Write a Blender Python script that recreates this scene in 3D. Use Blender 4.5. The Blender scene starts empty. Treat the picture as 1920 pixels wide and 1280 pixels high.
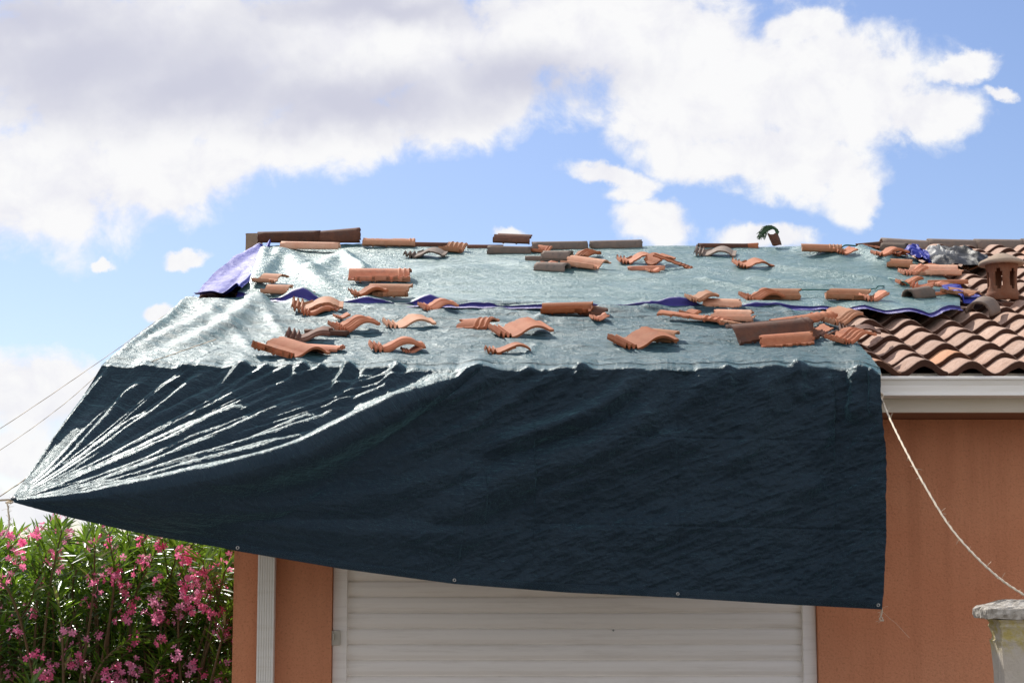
import bpy, bmesh, math, random
import numpy as np
from mathutils import Vector, Matrix, Euler
from mathutils.bvhtree import BVHTree
R = math.radians
SC = bpy.context.scene
COL = SC.collection
random.seed(7)

# ------------------------------------------------------------------ camera
F, CX, CY = 3200.0, 930.0, 640.0          # focal length and optical centre, in photograph pixels
TH = math.atan(410.0 / F)                 # camera pitched up a little
ZC = 1.55
cam_d = bpy.data.cameras.new('camera'); cam = bpy.data.objects.new('camera', cam_d); COL.objects.link(cam)
cam.location = (0, 0, ZC); cam.rotation_euler = (math.pi/2 + TH, 0, 0)
cam_d.sensor_width = 36; cam_d.lens = F / 1920 * 36; cam_d.shift_x = (960 - CX) / 1920.0
cam_d.clip_start = 0.05; cam_d.clip_end = 4000
SC.camera = cam

# ------------------------------------------------------------------ light
SUN = Vector((-0.32, 0.64, 0.665)).normalized()
EL = math.asin(SUN.z); AZ = math.atan2(SUN.x, SUN.y)
sd = bpy.data.lights.new('sun', 'SUN'); sun = bpy.data.objects.new('sun', sd); COL.objects.link(sun)
sd.energy = 4.9; sd.angle = R(0.53); sd.color = (1, 0.95, 0.87)
sun.rotation_euler = (-SUN).to_track_quat('-Z', 'Y').to_euler()
SC.view_settings.view_transform = 'Standard'; SC.view_settings.look = 'None'
SC.view_settings.exposure = 0.30; SC.view_settings.gamma = 1.0

def cdir(px, py):
    xc = (px - CX) / F; yc = (CY - py) / F
    return np.stack([xc + 0*yc, math.cos(TH) - yc*math.sin(TH) + 0*xc, math.sin(TH) + yc*math.cos(TH) + 0*xc], -1)

# ------------------------------------------------------------------ node helpers
class NT:
    def __init__(s, tree): s.t = tree; s.n = tree.nodes; s.l = tree.links
    def node(s, typ, inputs=None, **kw):
        nd = s.n.new(typ)
        for k, v in kw.items(): setattr(nd, k, v)
        for k, v in (inputs or {}).items():
            if isinstance(v, bpy.types.NodeSocket): s.l.new(v, nd.inputs[k])
            else: nd.inputs[k].default_value = v
        return nd
    def math(s, op, a, b=None, c=None, clamp=False):
        i = {0: a}
        if b is not None: i[1] = b
        if c is not None: i[2] = c
        nd = s.node('ShaderNodeMath', i, operation=op, use_clamp=clamp); return nd.outputs[0]
    def vmath(s, op, a, b=None):
        i = {0: a}
        if b is not None: i[1] = b
        nd = s.node('ShaderNodeVectorMath', i, operation=op)
        return nd.outputs['Value'] if op in ('LENGTH', 'DOT_PRODUCT') else nd.outputs[0]
    def maprange(s, v, a, b, c=0.0, d=1.0, smooth=False):
        nd = s.node('ShaderNodeMapRange', {0: v, 1: a, 2: b, 3: c, 4: d}, interpolation_type='SMOOTHSTEP' if smooth else 'LINEAR')
        return nd.outputs[0]
    def noise(s, vec, scale, detail=4, rough=0.55, dist=0.0):
        nd = s.node('ShaderNodeTexNoise', {'Vector': vec, 'Scale': scale, 'Detail': detail, 'Roughness': rough, 'Distortion': dist})
        return nd.outputs[0]
    def mix(s, f, a, b):
        nd = s.n.new('ShaderNodeMix'); nd.data_type = 'RGBA'
        for k, v in ((0, f), (6, a), (7, b)):
            if isinstance(v, bpy.types.NodeSocket): s.l.new(v, nd.inputs[k])
            else: nd.inputs[k].default_value = v
        return nd.outputs[2]

# ------------------------------------------------------------------ sky
wd = bpy.data.worlds.new('World'); SC.world = wd; wd.use_nodes = True
W = NT(wd.node_tree); W.n.clear()
SKY_STR = 0.10
tc = W.node('ShaderNodeTexCoord').outputs['Generated']
sky = W.node('ShaderNodeTexSky', sky_type='NISHITA', sun_disc=False, sun_elevation=EL, sun_rotation=AZ, air_density=1.0, dust_density=0.6, ozone_density=2.0)
sep = W.node('ShaderNodeSeparateXYZ', {0: tc})
yy = W.math('MAXIMUM', sep.outputs[1], 0.05)
uv = W.node('ShaderNodeCombineXYZ', {0: W.math('DIVIDE', sep.outputs[0], yy), 1: W.math('DIVIDE', sep.outputs[2], yy), 2: 0.0}).outputs[0]
def px2uv(px, py):
    d = cdir(np.float64(px), np.float64(py)); return d[0]/d[1], d[2]/d[1]
warp = W.node('ShaderNodeTexNoise', {'Vector': uv, 'Scale': 22.0, 'Detail': 6.0, 'Roughness': 0.6})
wv = W.vmath('SUBTRACT', warp.outputs['Color'], (0.5, 0.5, 0.5))
wsc = W.node('ShaderNodeVectorMath', {0: wv}, operation='SCALE'); wsc.inputs[3].default_value = 0.032
uvw = W.vmath('ADD', uv, wsc.outputs[0])
def blobs(lst, vec):
    out = None
    for (px, py, rx, ry, rot) in lst:
        u, v = px2uv(px, py)
        mp = W.node('ShaderNodeMapping', {'Vector': vec, 'Location': (u, v, 0), 'Rotation': (0, 0, R(rot)), 'Scale': (rx/F*1.02, ry/F*1.02, 1)}, vector_type='TEXTURE')
        o = W.math('SUBTRACT', 1.0, W.vmath('LENGTH', mp.outputs[0]))
        out = o if out is None else W.node('ShaderNodeMath', {0: out, 1: o, 2: 0.12}, operation='SMOOTH_MAX').outputs[0]
    return out
CL = [(250, 120, 600, 260, 0), (700, 90, 560, 190, 6), (60, 340, 330, 165, 0), (330, 330, 270, 105, 12), (600, 250, 330, 95, 12),
      (840, 200, 260, 105, 8), (1150, 60, 420, 165, 0), (1330, 170, 340, 190, 0), (1560, 170, 270, 165, 0), (1740, 210, 130, 66, 12),
      (1480, 290, 230, 100, -10), (1600, 360, 62, 74, 0), (1330, 300, 150, 60, 0), (1150, 328, 105, 26, -5), (1230, 410, 90, 52, 0),
      (350, 476, 46, 20, 0), (1440, 444, 120, 36, 0), (950, 448, 44, 20, 0), (312, 580, 44, 24, 0),
      (70, 740, 190, 105, 0), (200, 770, 130, 105, 0), (40, 860, 140, 60, 0), (1800, 128, 92, 34, 12), (1880, 175, 46, 20, -20), (1190, 350, 70, 36, 10),
      (1500, 60, 120, 50, 0), (20, 960, 200, 40, 0), (190, 488, 30, 14, 0)]
dens = blobs(CL, uvw)
n2 = W.noise(uv, 26.0, 9, 0.60, 0.25)
dens = W.math('ADD', dens, W.math('MULTIPLY', W.math('SUBTRACT', n2, 0.5), 1.4))
cov = W.maprange(dens, 0.0, 0.46, 0, 1, True)
SH = [(150, 120, 520, 170, 0), (330, 170, 400, 110, 3), (680, 190, 420, 90, 2), (980, 150, 260, 80, 0), (60, 40, 320, 140, 0), (700, 20, 300, 60, 0)]
ns = W.noise(uv, 11.0, 5, 0.55, 0.2)
shd = W.maprange(W.math('ADD', blobs(SH, uvw), W.math('MULTIPLY', W.math('SUBTRACT', ns, 0.5), 1.3)), -0.15, 0.95, 0, 1, True)
K = 0.82 / SKY_STR
lit = W.mix(W.maprange(n2, 0.32, 0.55), (0.84*K, 0.84*K, 0.90*K, 1), (0.95*K, 0.95*K, 0.96*K, 1))
ccol = W.mix(shd, lit, (0.62*K, 0.63*K, 0.74*K, 1))
# broken cloud over the rest of the sky
gn = W.noise(tc, 2.6, 7, 0.6)
gcov = W.maprange(gn, 0.40, 0.60, 0, 0.95, True)
front = W.maprange(sep.outputs[1], 0.75, 0.85, 0, 1)
lowz = W.maprange(sep.outputs[2], 0.42, 0.5, 1, 0)
fsel = W.math('MULTIPLY', front, lowz)
covx = W.mix(fsel, gcov, cov)
rear = W.mix(W.maprange(sep.outputs[1], -0.2, 0.2, 1, 0), (1, 1, 1, 1), (1.4, 1.38, 1.36, 1))
rm = W.node('ShaderNodeMix', data_type='RGBA', blend_type='MULTIPLY'); rm.inputs[0].default_value = 1; W.l.new(ccol, rm.inputs[6]); W.l.new(rear, rm.inputs[7]); ccol = rm.outputs[2]
skyt = W.mix(1.0, sky.outputs[0], sky.outputs[0])
hs = W.node('ShaderNodeMix', data_type='RGBA', blend_type='MULTIPLY'); hs.inputs[0].default_value = 1
W.l.new(sky.outputs[0], hs.inputs[6]); hs.inputs[7].default_value = (0.78, 0.82, 0.99, 1)
thin = W.mix(W.math('MULTIPLY', fsel, 0.07), hs.outputs[2], (0.62*K, 0.72*K, 0.90*K, 1))
fin = W.mix(covx, thin, ccol)
bg = W.node('ShaderNodeBackground', {'Color': fin, 'Strength': SKY_STR})
W.l.new(bg.outputs[0], W.node('ShaderNodeOutputWorld').inputs[0])

# ------------------------------------------------------------------ materials
def mat(name, col, rough=0.6, spec=0.5):
    m = bpy.data.materials.new(name); m.use_nodes = True
    t = NT(m.node_tree); b = t.n['Principled BSDF']
    b.inputs['Base Color'].default_value = (*col, 1); b.inputs['Roughness'].default_value = rough
    b.inputs['Specular IOR Level'].default_value = spec
    return m, t, b
def bump(t, b, h, dist, strength=1.0, prev=None):
    i = {'Height': h, 'Distance': dist, 'Strength': strength}
    if prev is not None: i['Normal'] = prev
    o = t.node('ShaderNodeBump', i).outputs[0]; t.l.new(o, b.inputs['Normal']); return o
def uvmap(t): return t.node('ShaderNodeTexCoord').outputs['UV']
def objc(t): return t.node('ShaderNodeTexCoord').outputs['Object']

def tarp_mat(name, col, col2, rough, stretch=(1, 1, 1), glit=1.0, tint=(1, 1, 1, 1), coat=0.12, streak=0.3, spec=0.42, sheen=0.0):
    m, t, b = mat(name, col, rough, spec)
    b.inputs['Specular Tint'].default_value = tint
    b.inputs['Sheen Weight'].default_value = sheen; b.inputs['Sheen Roughness'].default_value = 0.35; b.inputs['Sheen Tint'].default_value = (0.30, 0.66, 0.72, 1)
    b.inputs['Coat Weight'].default_value = coat; b.inputs['Coat Roughness'].default_value = 0.20; b.inputs['Coat IOR'].default_value = 1.45
    u = uvmap(t)
    n = t.noise(u, 3.0, 5, 0.6)
    t.l.new(t.mix(t.maprange(n, 0.3, 0.7), (*col, 1), (*col2, 1)), b.inputs['Base Color'])
    mp = t.node('ShaderNodeMapping', {'Vector': u, 'Scale': stretch}).outputs[0]
    nb = bump(t, b, t.noise(mp, 22.0, 5, 0.65, 0.6), 0.010 * glit, 0.8)
    w1 = t.node('ShaderNodeTexWave', {'Vector': u, 'Scale': 60.0, 'Distortion': 0.4, 'Detail': 1.0}, bands_direction='X').outputs[1]
    w2 = t.node('ShaderNodeTexWave', {'Vector': u, 'Scale': 60.0, 'Distortion': 0.4, 'Detail': 1.0}, bands_direction='Y').outputs[1]
    nb = bump(t, b, t.math('ADD', w1, w2), 0.0006, 1.0, nb)
    nb = bump(t, b, t.noise(u, 150.0, 3, 0.7), 0.0030 * glit, 0.8, nb)
    m2 = t.node('ShaderNodeMapping', {'Vector': u, 'Rotation': (0, 0, 0.12), 'Scale': (0.30, 1, 1)}).outputs[0]
    nb = bump(t, b, t.noise(m2, 8.0, 5, 0.6, 0.8), 0.030 * streak, 1.0, nb)
    m3 = t.node('ShaderNodeMapping', {'Vector': u, 'Rotation': (0, 0, -0.1), 'Scale': (1, 0.16, 1)}).outputs[0]
    bump(t, b, t.math('MULTIPLY', t.noise(m3, 75.0, 4, 0.7, 0.5), t.maprange(t.noise(u, 2.2, 3), 0.35, 0.65, 0.25, 1.1)), 0.0042 * streak, 1.0, nb)
    t.l.new(t.maprange(t.noise(u, 9.0, 4, 0.6), 0.3, 0.7, rough - 0.06, rough + 0.09), b.inputs['Roughness'])
    return m
M = {}
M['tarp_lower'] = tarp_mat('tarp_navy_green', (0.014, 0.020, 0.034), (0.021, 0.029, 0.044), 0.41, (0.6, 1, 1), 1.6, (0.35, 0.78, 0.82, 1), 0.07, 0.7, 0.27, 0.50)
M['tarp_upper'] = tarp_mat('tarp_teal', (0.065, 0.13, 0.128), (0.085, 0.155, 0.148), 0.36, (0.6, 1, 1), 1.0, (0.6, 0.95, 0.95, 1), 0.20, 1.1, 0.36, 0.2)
M['tarp_purple'] = tarp_mat('tarp_purple', (0.025, 0.035, 0.26), (0.045, 0.06, 0.36), 0.6, coat=0.0, tint=(.4, .35, 1, 1))
M['tarp_hem'] = tarp_mat('tarp_purple_underside', (0.035, 0.028, 0.20), (0.06, 0.05, 0.30), 0.5, coat=0)
M['tarp_navy'] = tarp_mat('tarp_blue_corner', (0.012, 0.02, 0.14), (0.02, 0.03, 0.2), 0.4)
M['plastic_black'] = tarp_mat('black_plastic', (0.012, 0.012, 0.013), (0.02, 0.02, 0.02), 0.45, coat=0)
M['plastic_white'] = tarp_mat('white_plastic', (0.45, 0.45, 0.42), (0.30, 0.30, 0.30), 0.6, coat=0)

def terracotta(name, c1, c2, c3, rough=0.8, dark=0.5):
    m, t, b = mat(name, c1, rough, 0.3)
    o = objc(t)
    rnd = t.node('ShaderNodeObjectInfo').outputs['Random']
    a = t.mix(t.maprange(t.noise(o, 14.0, 6, 0.65), 0.35, 0.68), (*c1, 1), (*c2, 1))
    a = t.mix(t.maprange(t.noise(o, 45.0, 5, 0.7), 0.55, 0.72, 0, dark*.8), a, (*c3, 1))
    ov = t.node('ShaderNodeVectorMath', {0: o, 1: t.node('ShaderNodeCombineXYZ', {0: t.math('MULTIPLY', rnd, 37.0)}).outputs[0]}, operation='ADD').outputs[0]
    a = t.mix(t.maprange(t.noise(ov, 9.0, 5, 0.7), 0.54, 0.68, 0, 0.45), a, (c3[0]*.9+.06, c3[1]*.9+.06, c3[2]*.9+.05, 1))
    hsv = t.node('ShaderNodeHueSaturation', {'Color': a, 'Value': t.maprange(rnd, 0, 1, 0.52, 1.15), 'Saturation': t.maprange(rnd, 0, 1, 1.08, 0.9)})
    t.l.new(hsv.outputs[0], b.inputs['Base Color'])
    bump(t, b, t.noise(o, 90.0, 5, 0.7), 0.003, 0.6)
    return m
M['clay'] = terracotta('terracotta_fresh', (0.50, 0.15, 0.062), (0.60, 0.23, 0.11), (0.24, 0.075, 0.038))
M['clay_pale'] = terracotta('terracotta_pale', (0.66, 0.29, 0.155), (0.70, 0.38, 0.23), (0.36, 0.15, 0.08))
M['clay_grey'] = terracotta('terracotta_weathered', (0.30, 0.21, 0.16), (0.22, 0.18, 0.15), (0.10, 0.085, 0.07), 0.9, 0.8)
M['clay_dark'] = terracotta('terracotta_brown', (0.20, 0.085, 0.05), (0.13, 0.06, 0.04), (0.05, 0.03, 0.025), 0.85, 0.8)

def rooftile_mat():
    m, t, b = mat('roof_tile_weathered', (0.4, 0.25, 0.18), 0.85, 0.25)
    o = objc(t); at = t.node('ShaderNodeAttribute', attribute_name='tint').outputs['Fac']
    a = t.mix(t.maprange(t.noise(o, 9.0, 6, 0.7), 0.3, 0.7), (0.52, 0.36, 0.28, 1), (0.38, 0.225, 0.155, 1))
    a = t.mix(t.maprange(t.noise(o, 60.0, 5, 0.75), 0.50, 0.68, 0, 0.75), a, (0.18, 0.10, 0.07, 1))
    a = t.mix(t.maprange(t.noise(o, 28.0, 5, 0.7), 0.60, 0.70, 0, 0.5), a, (0.50, 0.42, 0.33, 1))
    a = t.mix(t.maprange(at, 0.90, 0.92, 0, 0.65), a, (0.46, 0.20, 0.08, 1))
    # shade on the tile fronts and under their lips, painted in as dark brown
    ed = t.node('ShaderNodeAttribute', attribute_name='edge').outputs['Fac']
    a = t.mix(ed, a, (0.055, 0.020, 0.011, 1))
    hsv = t.node('ShaderNodeHueSaturation', {'Color': a, 'Value': t.maprange(at, 0, 1, 0.80, 1.15)})
    t.l.new(hsv.outputs[0], b.inputs['Base Color'])
    bump(t, b, t.noise(o, 110.0, 5, 0.7), 0.004, 0.7)
    return m
M['roof'] = rooftile_mat()

def stucco():
    m, t, b = mat('orange_stucco', (0.46, 0.17, 0.075), 0.9, 0.2)
    o = objc(t)
    a = t.mix(t.maprange(t.noise(o, 1.3, 4, 0.6), 0.35, 0.65), (0.62, 0.245, 0.125, 1), (0.67, 0.29, 0.155, 1))
    st = t.node('ShaderNodeMapping', {'Vector': o, 'Scale': (5, 5, 0.35)}).outputs[0]
    a = t.mix(t.maprange(t.noise(st, 1.6, 6, 0.65), 0.48, 0.72, 0, 0.40), a, (0.40, 0.14, 0.065, 1))
    a = t.mix(t.maprange(t.noise(o, 85.0, 4, 0.75), 0.52, 0.68, 0, 0.42), a, (0.25, 0.075, 0.03, 1))
    t.l.new(a, b.inputs['Base Color'])
    bump(t, b, t.noise(o, 95.0, 4, 0.65), 0.006, 0.9)
    return m
M['stucco'] = stucco()
def painted(name, col, rough=0.45, stain=(0.45, 0.36, 0.2), amt=0.25):
    m, t, b = mat(name, col, rough, 0.4); o = objc(t)
    mp = t.node('ShaderNodeMapping', {'Vector': o, 'Scale': (0.6, 3, 9)}).outputs[0]
    a = t.mix(t.maprange(t.noise(mp, 3.0, 6, 0.7), 0.5, 0.75, 0, amt), (*col, 1), (*stain, 1))
    t.l.new(a, b.inputs['Base Color']); return m
M['pvc'] = painted('white_pvc', (0.82, 0.79, 0.73), 0.4)
M['fascia'] = painted('cream_fascia', (0.72, 0.66, 0.56), 0.5, (0.5, 0.38, 0.16), 0.45)
M['shutter'] = painted('white_shutter', (0.92, 0.86, 0.79), 0.45, (0.55, 0.48, 0.40), 0.4)
M['soffit'] = painted('brown_soffit', (0.25, 0.11, 0.06), 0.8)
M['metal'] = mat('grey_metal', (0.35, 0.34, 0.32), 0.35)[0]; M['metal'].node_tree.nodes['Principled BSDF'].inputs['Metallic'].default_value = 0.9
M['latch'] = painted('beige_latch', (0.50, 0.46, 0.38), 0.5)
M['rope'] = mat('hemp_rope', (0.74, 0.64, 0.50), 0.9, 0.1)[0]
M['green_cord'] = mat('green_cord', (0.01, 0.13, 0.11), 0.6)[0]
M['mortar'] = terracotta('mortar_block', (0.42, 0.31, 0.22), (0.34, 0.25, 0.18), (0.2, 0.15, 0.1), 0.95, 0.6)

def stone():
    m, t, b = mat('pillar_stone', (0.5, 0.45, 0.38), 0.9, 0.2); o = objc(t)
    a = t.mix(t.maprange(t.noise(o, 6.0, 5, 0.7), 0.35, 0.7), (0.52, 0.47, 0.40, 1), (0.44, 0.39, 0.32, 1))
    sp = t.node('ShaderNodeSeparateXYZ', {0: o}).outputs[2]
    band = t.math('MULTIPLY', t.maprange(sp, -0.16, -0.08, 0, 1, True), t.maprange(t.noise(o, 20.0, 5, 0.7), 0.38, 0.6, 0, 0.9))
    a = t.mix(band, a, (0.42, 0.34, 0.10, 1))
    t.l.new(a, b.inputs['Base Color']); bump(t, b, t.noise(o, 70.0, 5, 0.7), 0.006, 0.8); return m
M['stone'] = stone()
def capstone():
    m, t, b = mat('pillar_cap_stone', (0.5, 0.47, 0.42), 0.95, 0.2); o = objc(t)
    a = t.mix(t.maprange(t.noise(o, 30.0, 6, 0.75), 0.42, 0.62), (0.58, 0.54, 0.48, 1), (0.28, 0.25, 0.21, 1))
    a = t.mix(t.maprange(t.noise(o, 14.0, 6, 0.75), 0.60, 0.68, 0, 0.85), a, (0.07, 0.06, 0.05, 1))
    t.l.new(a, b.inputs['Base Color']); bump(t, b, t.noise(o, 50.0, 6, 0.75), 0.012, 0.9); return m
M['cap'] = capstone()
def leafm():
    m, t, b = mat('oleander_leaf', (0.07, 0.14, 0.02), 0.32, 0.6)
    at = t.node('ShaderNodeAttribute', attribute_name='tint').outputs['Fac']
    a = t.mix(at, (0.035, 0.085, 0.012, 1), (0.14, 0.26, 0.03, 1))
    a = t.mix(t.maprange(at, 0.93, 0.95, 0, 1), a, (0.42, 0.34, 0.16, 1))
    t.l.new(a, b.inputs['Base Color'])
    tr = t.node('ShaderNodeBsdfTranslucent', {'Color': t.mix(at, (0.10, 0.22, 0.01, 1), (0.27, 0.44, 0.04, 1))})
    mx = t.node('ShaderNodeMixShader', {0: 0.38, 1: b.outputs[0], 2: tr.outputs[0]})
    t.l.new(mx.outputs[0], t.n['Material Output'].inputs[0]); return m
M['leaf'] = leafm()
def petal():
    m, t, b = mat('oleander_petal', (0.75, 0.12, 0.25), 0.6, 0.2)
    rnd = t.node('ShaderNodeObjectInfo').outputs['Random']
    c = t.mix(rnd, (0.95, 0.15, 0.36, 1), (0.96, 0.38, 0.60, 1)); t.l.new(c, b.inputs['Base Color'])
    tr = t.node('ShaderNodeBsdfTranslucent', {'Color': c})
    mx = t.node('ShaderNodeMixShader', {0: 0.5, 1: b.outputs[0], 2: tr.outputs[0]})
    t.l.new(mx.outputs[0], t.n['Material Output'].inputs[0]); return m
M['petal'] = petal()
M['stem'] = mat('oleander_stem', (0.16, 0.10, 0.05), 0.8)[0]
def groundm():
    m, t, b = mat('pale_gravel', (0.42, 0.38, 0.32), 0.95, 0.2); o = objc(t)
    t.l.new(t.mix(t.noise(o, 4.0, 8, 0.7), (0.27, 0.235, 0.19, 1), (0.18, 0.16, 0.13, 1)), b.inputs['Base Color']); bump(t, b, t.noise(o, 40.0, 4), 0.02); return m
M['ground'] = groundm()
M['plaster'] = painted('neighbour_plaster', (0.52, 0.36, 0.28), 0.9)
M['green_twine'] = mat('frayed_green', (0.05, 0.10, 0.045), 0.8)[0]

# ------------------------------------------------------------------ mesh helpers
def link(name, me, parent=None, m=None, smooth=False):
    o = bpy.data.objects.new(name, me); COL.objects.link(o)
    if parent is not None: o.parent = parent
    if m is not None: me.materials.append(M[m] if isinstance(m, str) else m)
    if smooth: me.polygons.foreach_set('use_smooth', [True]*len(me.polygons))
    return o
def pymesh(name, verts, faces):
    me = bpy.data.meshes.new(name); me.from_pydata([tuple(v) for v in verts], [], faces); me.update(); return me
def thing(name, label, cat, loc=(0, 0, 0), group=None):
    o = bpy.data.objects.new(name, None); COL.objects.link(o); o.location = loc
    o.empty_display_size = 0.1; tag(o, label, cat, group); return o
def tag(o, label, cat, group=None, kind=None):
    if label: o['label'] = label
    if cat: o['category'] = cat
    if group: o['group'] = group
    if kind: o['kind'] = kind
    return o
def bm_obj(name, bm, m, parent=None, smooth=False):
    bmesh.ops.recalc_face_normals(bm, faces=bm.faces)
    me = bpy.data.meshes.new(name); bm.to_mesh(me); bm.free()
    return link(name, me, parent, m, smooth)
def add_box(bm, x0, x1, y0, y1, z0, z1, bev=0.0):
    r = bmesh.ops.create_cube(bm, size=1); vs = r['verts']
    for v in vs: v.co = Vector((x0 + (v.co.x+.5)*(x1-x0), y0 + (v.co.y+.5)*(y1-y0), z0 + (v.co.z+.5)*(z1-z0)))
    if bev:
        es = list({e for v in vs for e in v.link_edges})
        bmesh.ops.bevel(bm, geom=es, offset=bev, segments=2, affect='EDGES', profile=0.6)
def extrude_x(bm, prof, x0, x1, closed=True):
    a = [bm.verts.new((x0, y, z)) for y, z in prof]; b = [bm.verts.new((x1, y, z)) for y, z in prof]
    n = len(prof)
    for i in range(n if closed else n-1): bm.faces.new((a[i], a[(i+1) % n], b[(i+1) % n], b[i]))
    if closed: bm.faces.new(a); bm.faces.new(list(reversed(b)))
def tube_mesh(pts, r, seg=6, name='tube', twist=0.0, taper=None):
    pts = [Vector(p) for p in pts]; vs = []; fs = []
    n = len(pts); up = Vector((0.1, 0.2, 1)).normalized()
    for i, p in enumerate(pts):
        d = (pts[min(i+1, n-1)] - pts[max(i-1, 0)]).normalized()
        a = d.cross(up); a = a.normalized() if a.length > 1e-4 else Vector((1, 0, 0)); b = d.cross(a)
        rr = r * (taper[i] if taper else 1)
        for k in range(seg):
            an = 2*math.pi*k/seg + twist*i
            q = rr * (1 + (0.28*math.cos(3*(2*math.pi*k/seg)) if twist else 0))
            vs.append(p + a*math.cos(an)*q + b*math.sin(an)*q)
    for i in range(n-1):
        for k in range(seg): fs.append((i*seg+k, i*seg+(k+1) % seg, (i+1)*seg+(k+1) % seg, (i+1)*seg+k))
    fs.append(tuple(range(seg-1, -1, -1))); fs.append(tuple((n-1)*seg+k for k in range(seg)))
    return vs, fs
def catmull(P, n):
    P = [Vector(p) for p in P]; P = [2*P[0]-P[1]] + P + [2*P[-1]-P[-2]]; out = []
    m = len(P)-3
    for s in range(n+1):
        t = s/n*m; i = min(int(t), m-1); t -= i
        a, b, c, d = P[i:i+4]
        out.append(0.5*((2*b) + (c-a)*t + (2*a-5*b+4*c-d)*t*t + (3*b-a-3*c+d)*t*t*t))
    return out

# ------------------------------------------------------------------ the place: planes
YE, SL = 8.0, 0.304                      # eave front and roof slope
ZE = ZC + 0.898                          # height of the roof surface at the eave
RUN = 4.96; YW = 8.47
COSR = 1/math.sqrt(1+SL*SL)
ROOFN = np.array([0, -SL*COSR, COSR])
def on_Y(px, py, Y):
    d = cdir(np.asarray(px, float), np.asarray(py, float)); t = np.asarray(Y)/d[..., 1]
    return np.array([0, 0, ZC]) + d*t[..., None]
def on_roof(px, py, off=0.0):
    d = cdir(np.asarray(px, float), np.asarray(py, float))
    t = (ZE + off - SL*YE - ZC)/(d[..., 2] - SL*d[..., 1])
    return np.array([0, 0, ZC]) + d*t[..., None]
def to_px(p):
    x, y, z = p[..., 0], p[..., 1], p[..., 2]-ZC
    dz = y*math.cos(TH)+z*math.sin(TH); h = -y*math.sin(TH)+z*math.cos(TH)
    return CX+F*x/dz, CY-F*h/dz
def P1(px, py, Y): return Vector(on_Y(px, py, Y))

# numpy noise
_rng = np.random.RandomState(3); _T = _rng.rand(256, 256)
def vnoise(x, y):
    xi = np.floor(x).astype(int); yi = np.floor(y).astype(int); fx = x-xi; fy = y-yi
    fx = fx*fx*fx*(fx*(fx*6-15)+10); fy = fy*fy*fy*(fy*(fy*6-15)+10)
    g = lambda a, b: _T[a % 256, b % 256]
    return (g(xi, yi)*(1-fx)+g(xi+1, yi)*fx)*(1-fy)+(g(xi, yi+1)*(1-fx)+g(xi+1, yi+1)*fx)*fy
def fbm(x, y, oct=4, gain=0.5):
    s = 0; a = 1; tot = 0
    for k in range(oct): s = s+a*vnoise(x+17.3*k, y+9.1*k); tot += a; a *= gain; x = x*2.03; y = y*2.03
    return s/tot
def ridged(x, y, oct=3, gain=0.5):
    s = 0; a = 1; tot = 0
    for k in range(oct): s = s+a*(1-np.abs(2*vnoise(x+11.7*k, y+5.3*k)-1)); tot += a; a *= gain; x = x*2.1; y = y*2.1
    return s/tot
def sstep(x, a, b): t = np.clip((x-a)/(b-a), 0, 1); return t*t*(3-2*t)
def poly_at(P, u):                        # sample polyline [(x, y)] evenly in x-index
    P = np.array(P, float); return np.interp(u, P[:, 0], P[:, 1])
def fold(PX, PY, pts, A, w, shrink=None, asym=0.0):
    """height field of one crease along a polyline (chart coordinates)"""
    best = np.full(PX.shape, 1e9); tt = np.zeros(PX.shape); sg = np.zeros(PX.shape)
    pts = [tuple(p) for p in catmull([(a, b, 0) for a, b in pts], max(6, 4*(len(pts)-1)))]
    L = [0]
    for a, b in zip(pts[:-1], pts[1:]): L.append(L[-1]+math.hypot(b[0]-a[0], b[1]-a[1]))
    for i, (a, b) in enumerate(zip(pts[:-1], pts[1:])):
        dx, dy = b[0]-a[0], b[1]-a[1]; l2 = dx*dx+dy*dy+1e-9
        t = np.clip(((PX-a[0])*dx+(PY-a[1])*dy)/l2, 0, 1)
        ex = PX-a[0]-t*dx; ey = PY-a[1]-t*dy; d = np.hypot(ex, ey)
        m = d < best; best = np.where(m, d, best); tt = np.where(m, L[i]+t*math.sqrt(l2), tt)
        sg = np.where(m, np.sign(dx*ey-dy*ex), sg)
    s = tt/L[-1]
    wl = np.full(PX.shape, float(w)); al = np.full(PX.shape, float(A))
    if shrink is not None:
        r = np.hypot(PX-shrink[0], PY-shrink[1]); k = np.clip(r/330, 0.06, 1); wl = wl*k; al = al*k
        fade = sstep(s, 0, 0.22)
    else: fade = sstep(s, 0, 0.2)*sstep(1-s, 0, 0.25)
    wl = wl*(1+asym*sg)
    return al*fade*np.exp(-(best/wl)**2)

def grid_mesh(name, Pos, uvc=None):
    nu, nv = Pos.shape[0], Pos.shape[1]
    idx = np.arange(nu*nv).reshape(nu, nv)
    q = np.stack([idx[:-1, :-1], idx[1:, :-1], idx[1:, 1:], idx[:-1, 1:]], -1).reshape(-1, 4)
    me = bpy.data.meshes.new(name)
    me.vertices.add(nu*nv); me.vertices.foreach_set('co', Pos.reshape(-1).astype(np.float32))
    me.loops.add(q.size); me.loops.foreach_set('vertex_index', q.reshape(-1).astype(np.int32))
    me.polygons.add(len(q)); me.polygons.foreach_set('loop_start', (np.arange(len(q))*4).astype(np.int32))
    me.polygons.foreach_set('loop_total', np.full(len(q), 4, np.int32))
    if uvc is not None:
        l = me.uv_layers.new(name='UVMap'); l.data.foreach_set('uv', uvc.reshape(-1, 2)[q.reshape(-1)].reshape(-1).astype(np.float32))
    me.update(calc_edges=True); me.polygons.foreach_set('use_smooth', [True]*len(q)); return me
def normals(P):
    du = np.gradient(P, axis=0); dv = np.gradient(P, axis=1); n = np.cross(du, dv)
    return n/(np.linalg.norm(n, axis=-1, keepdims=True)+1e-12)
def flip_to(N, ref):
    s = np.sign((N*ref).sum(-1).mean()); return N*s

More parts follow.
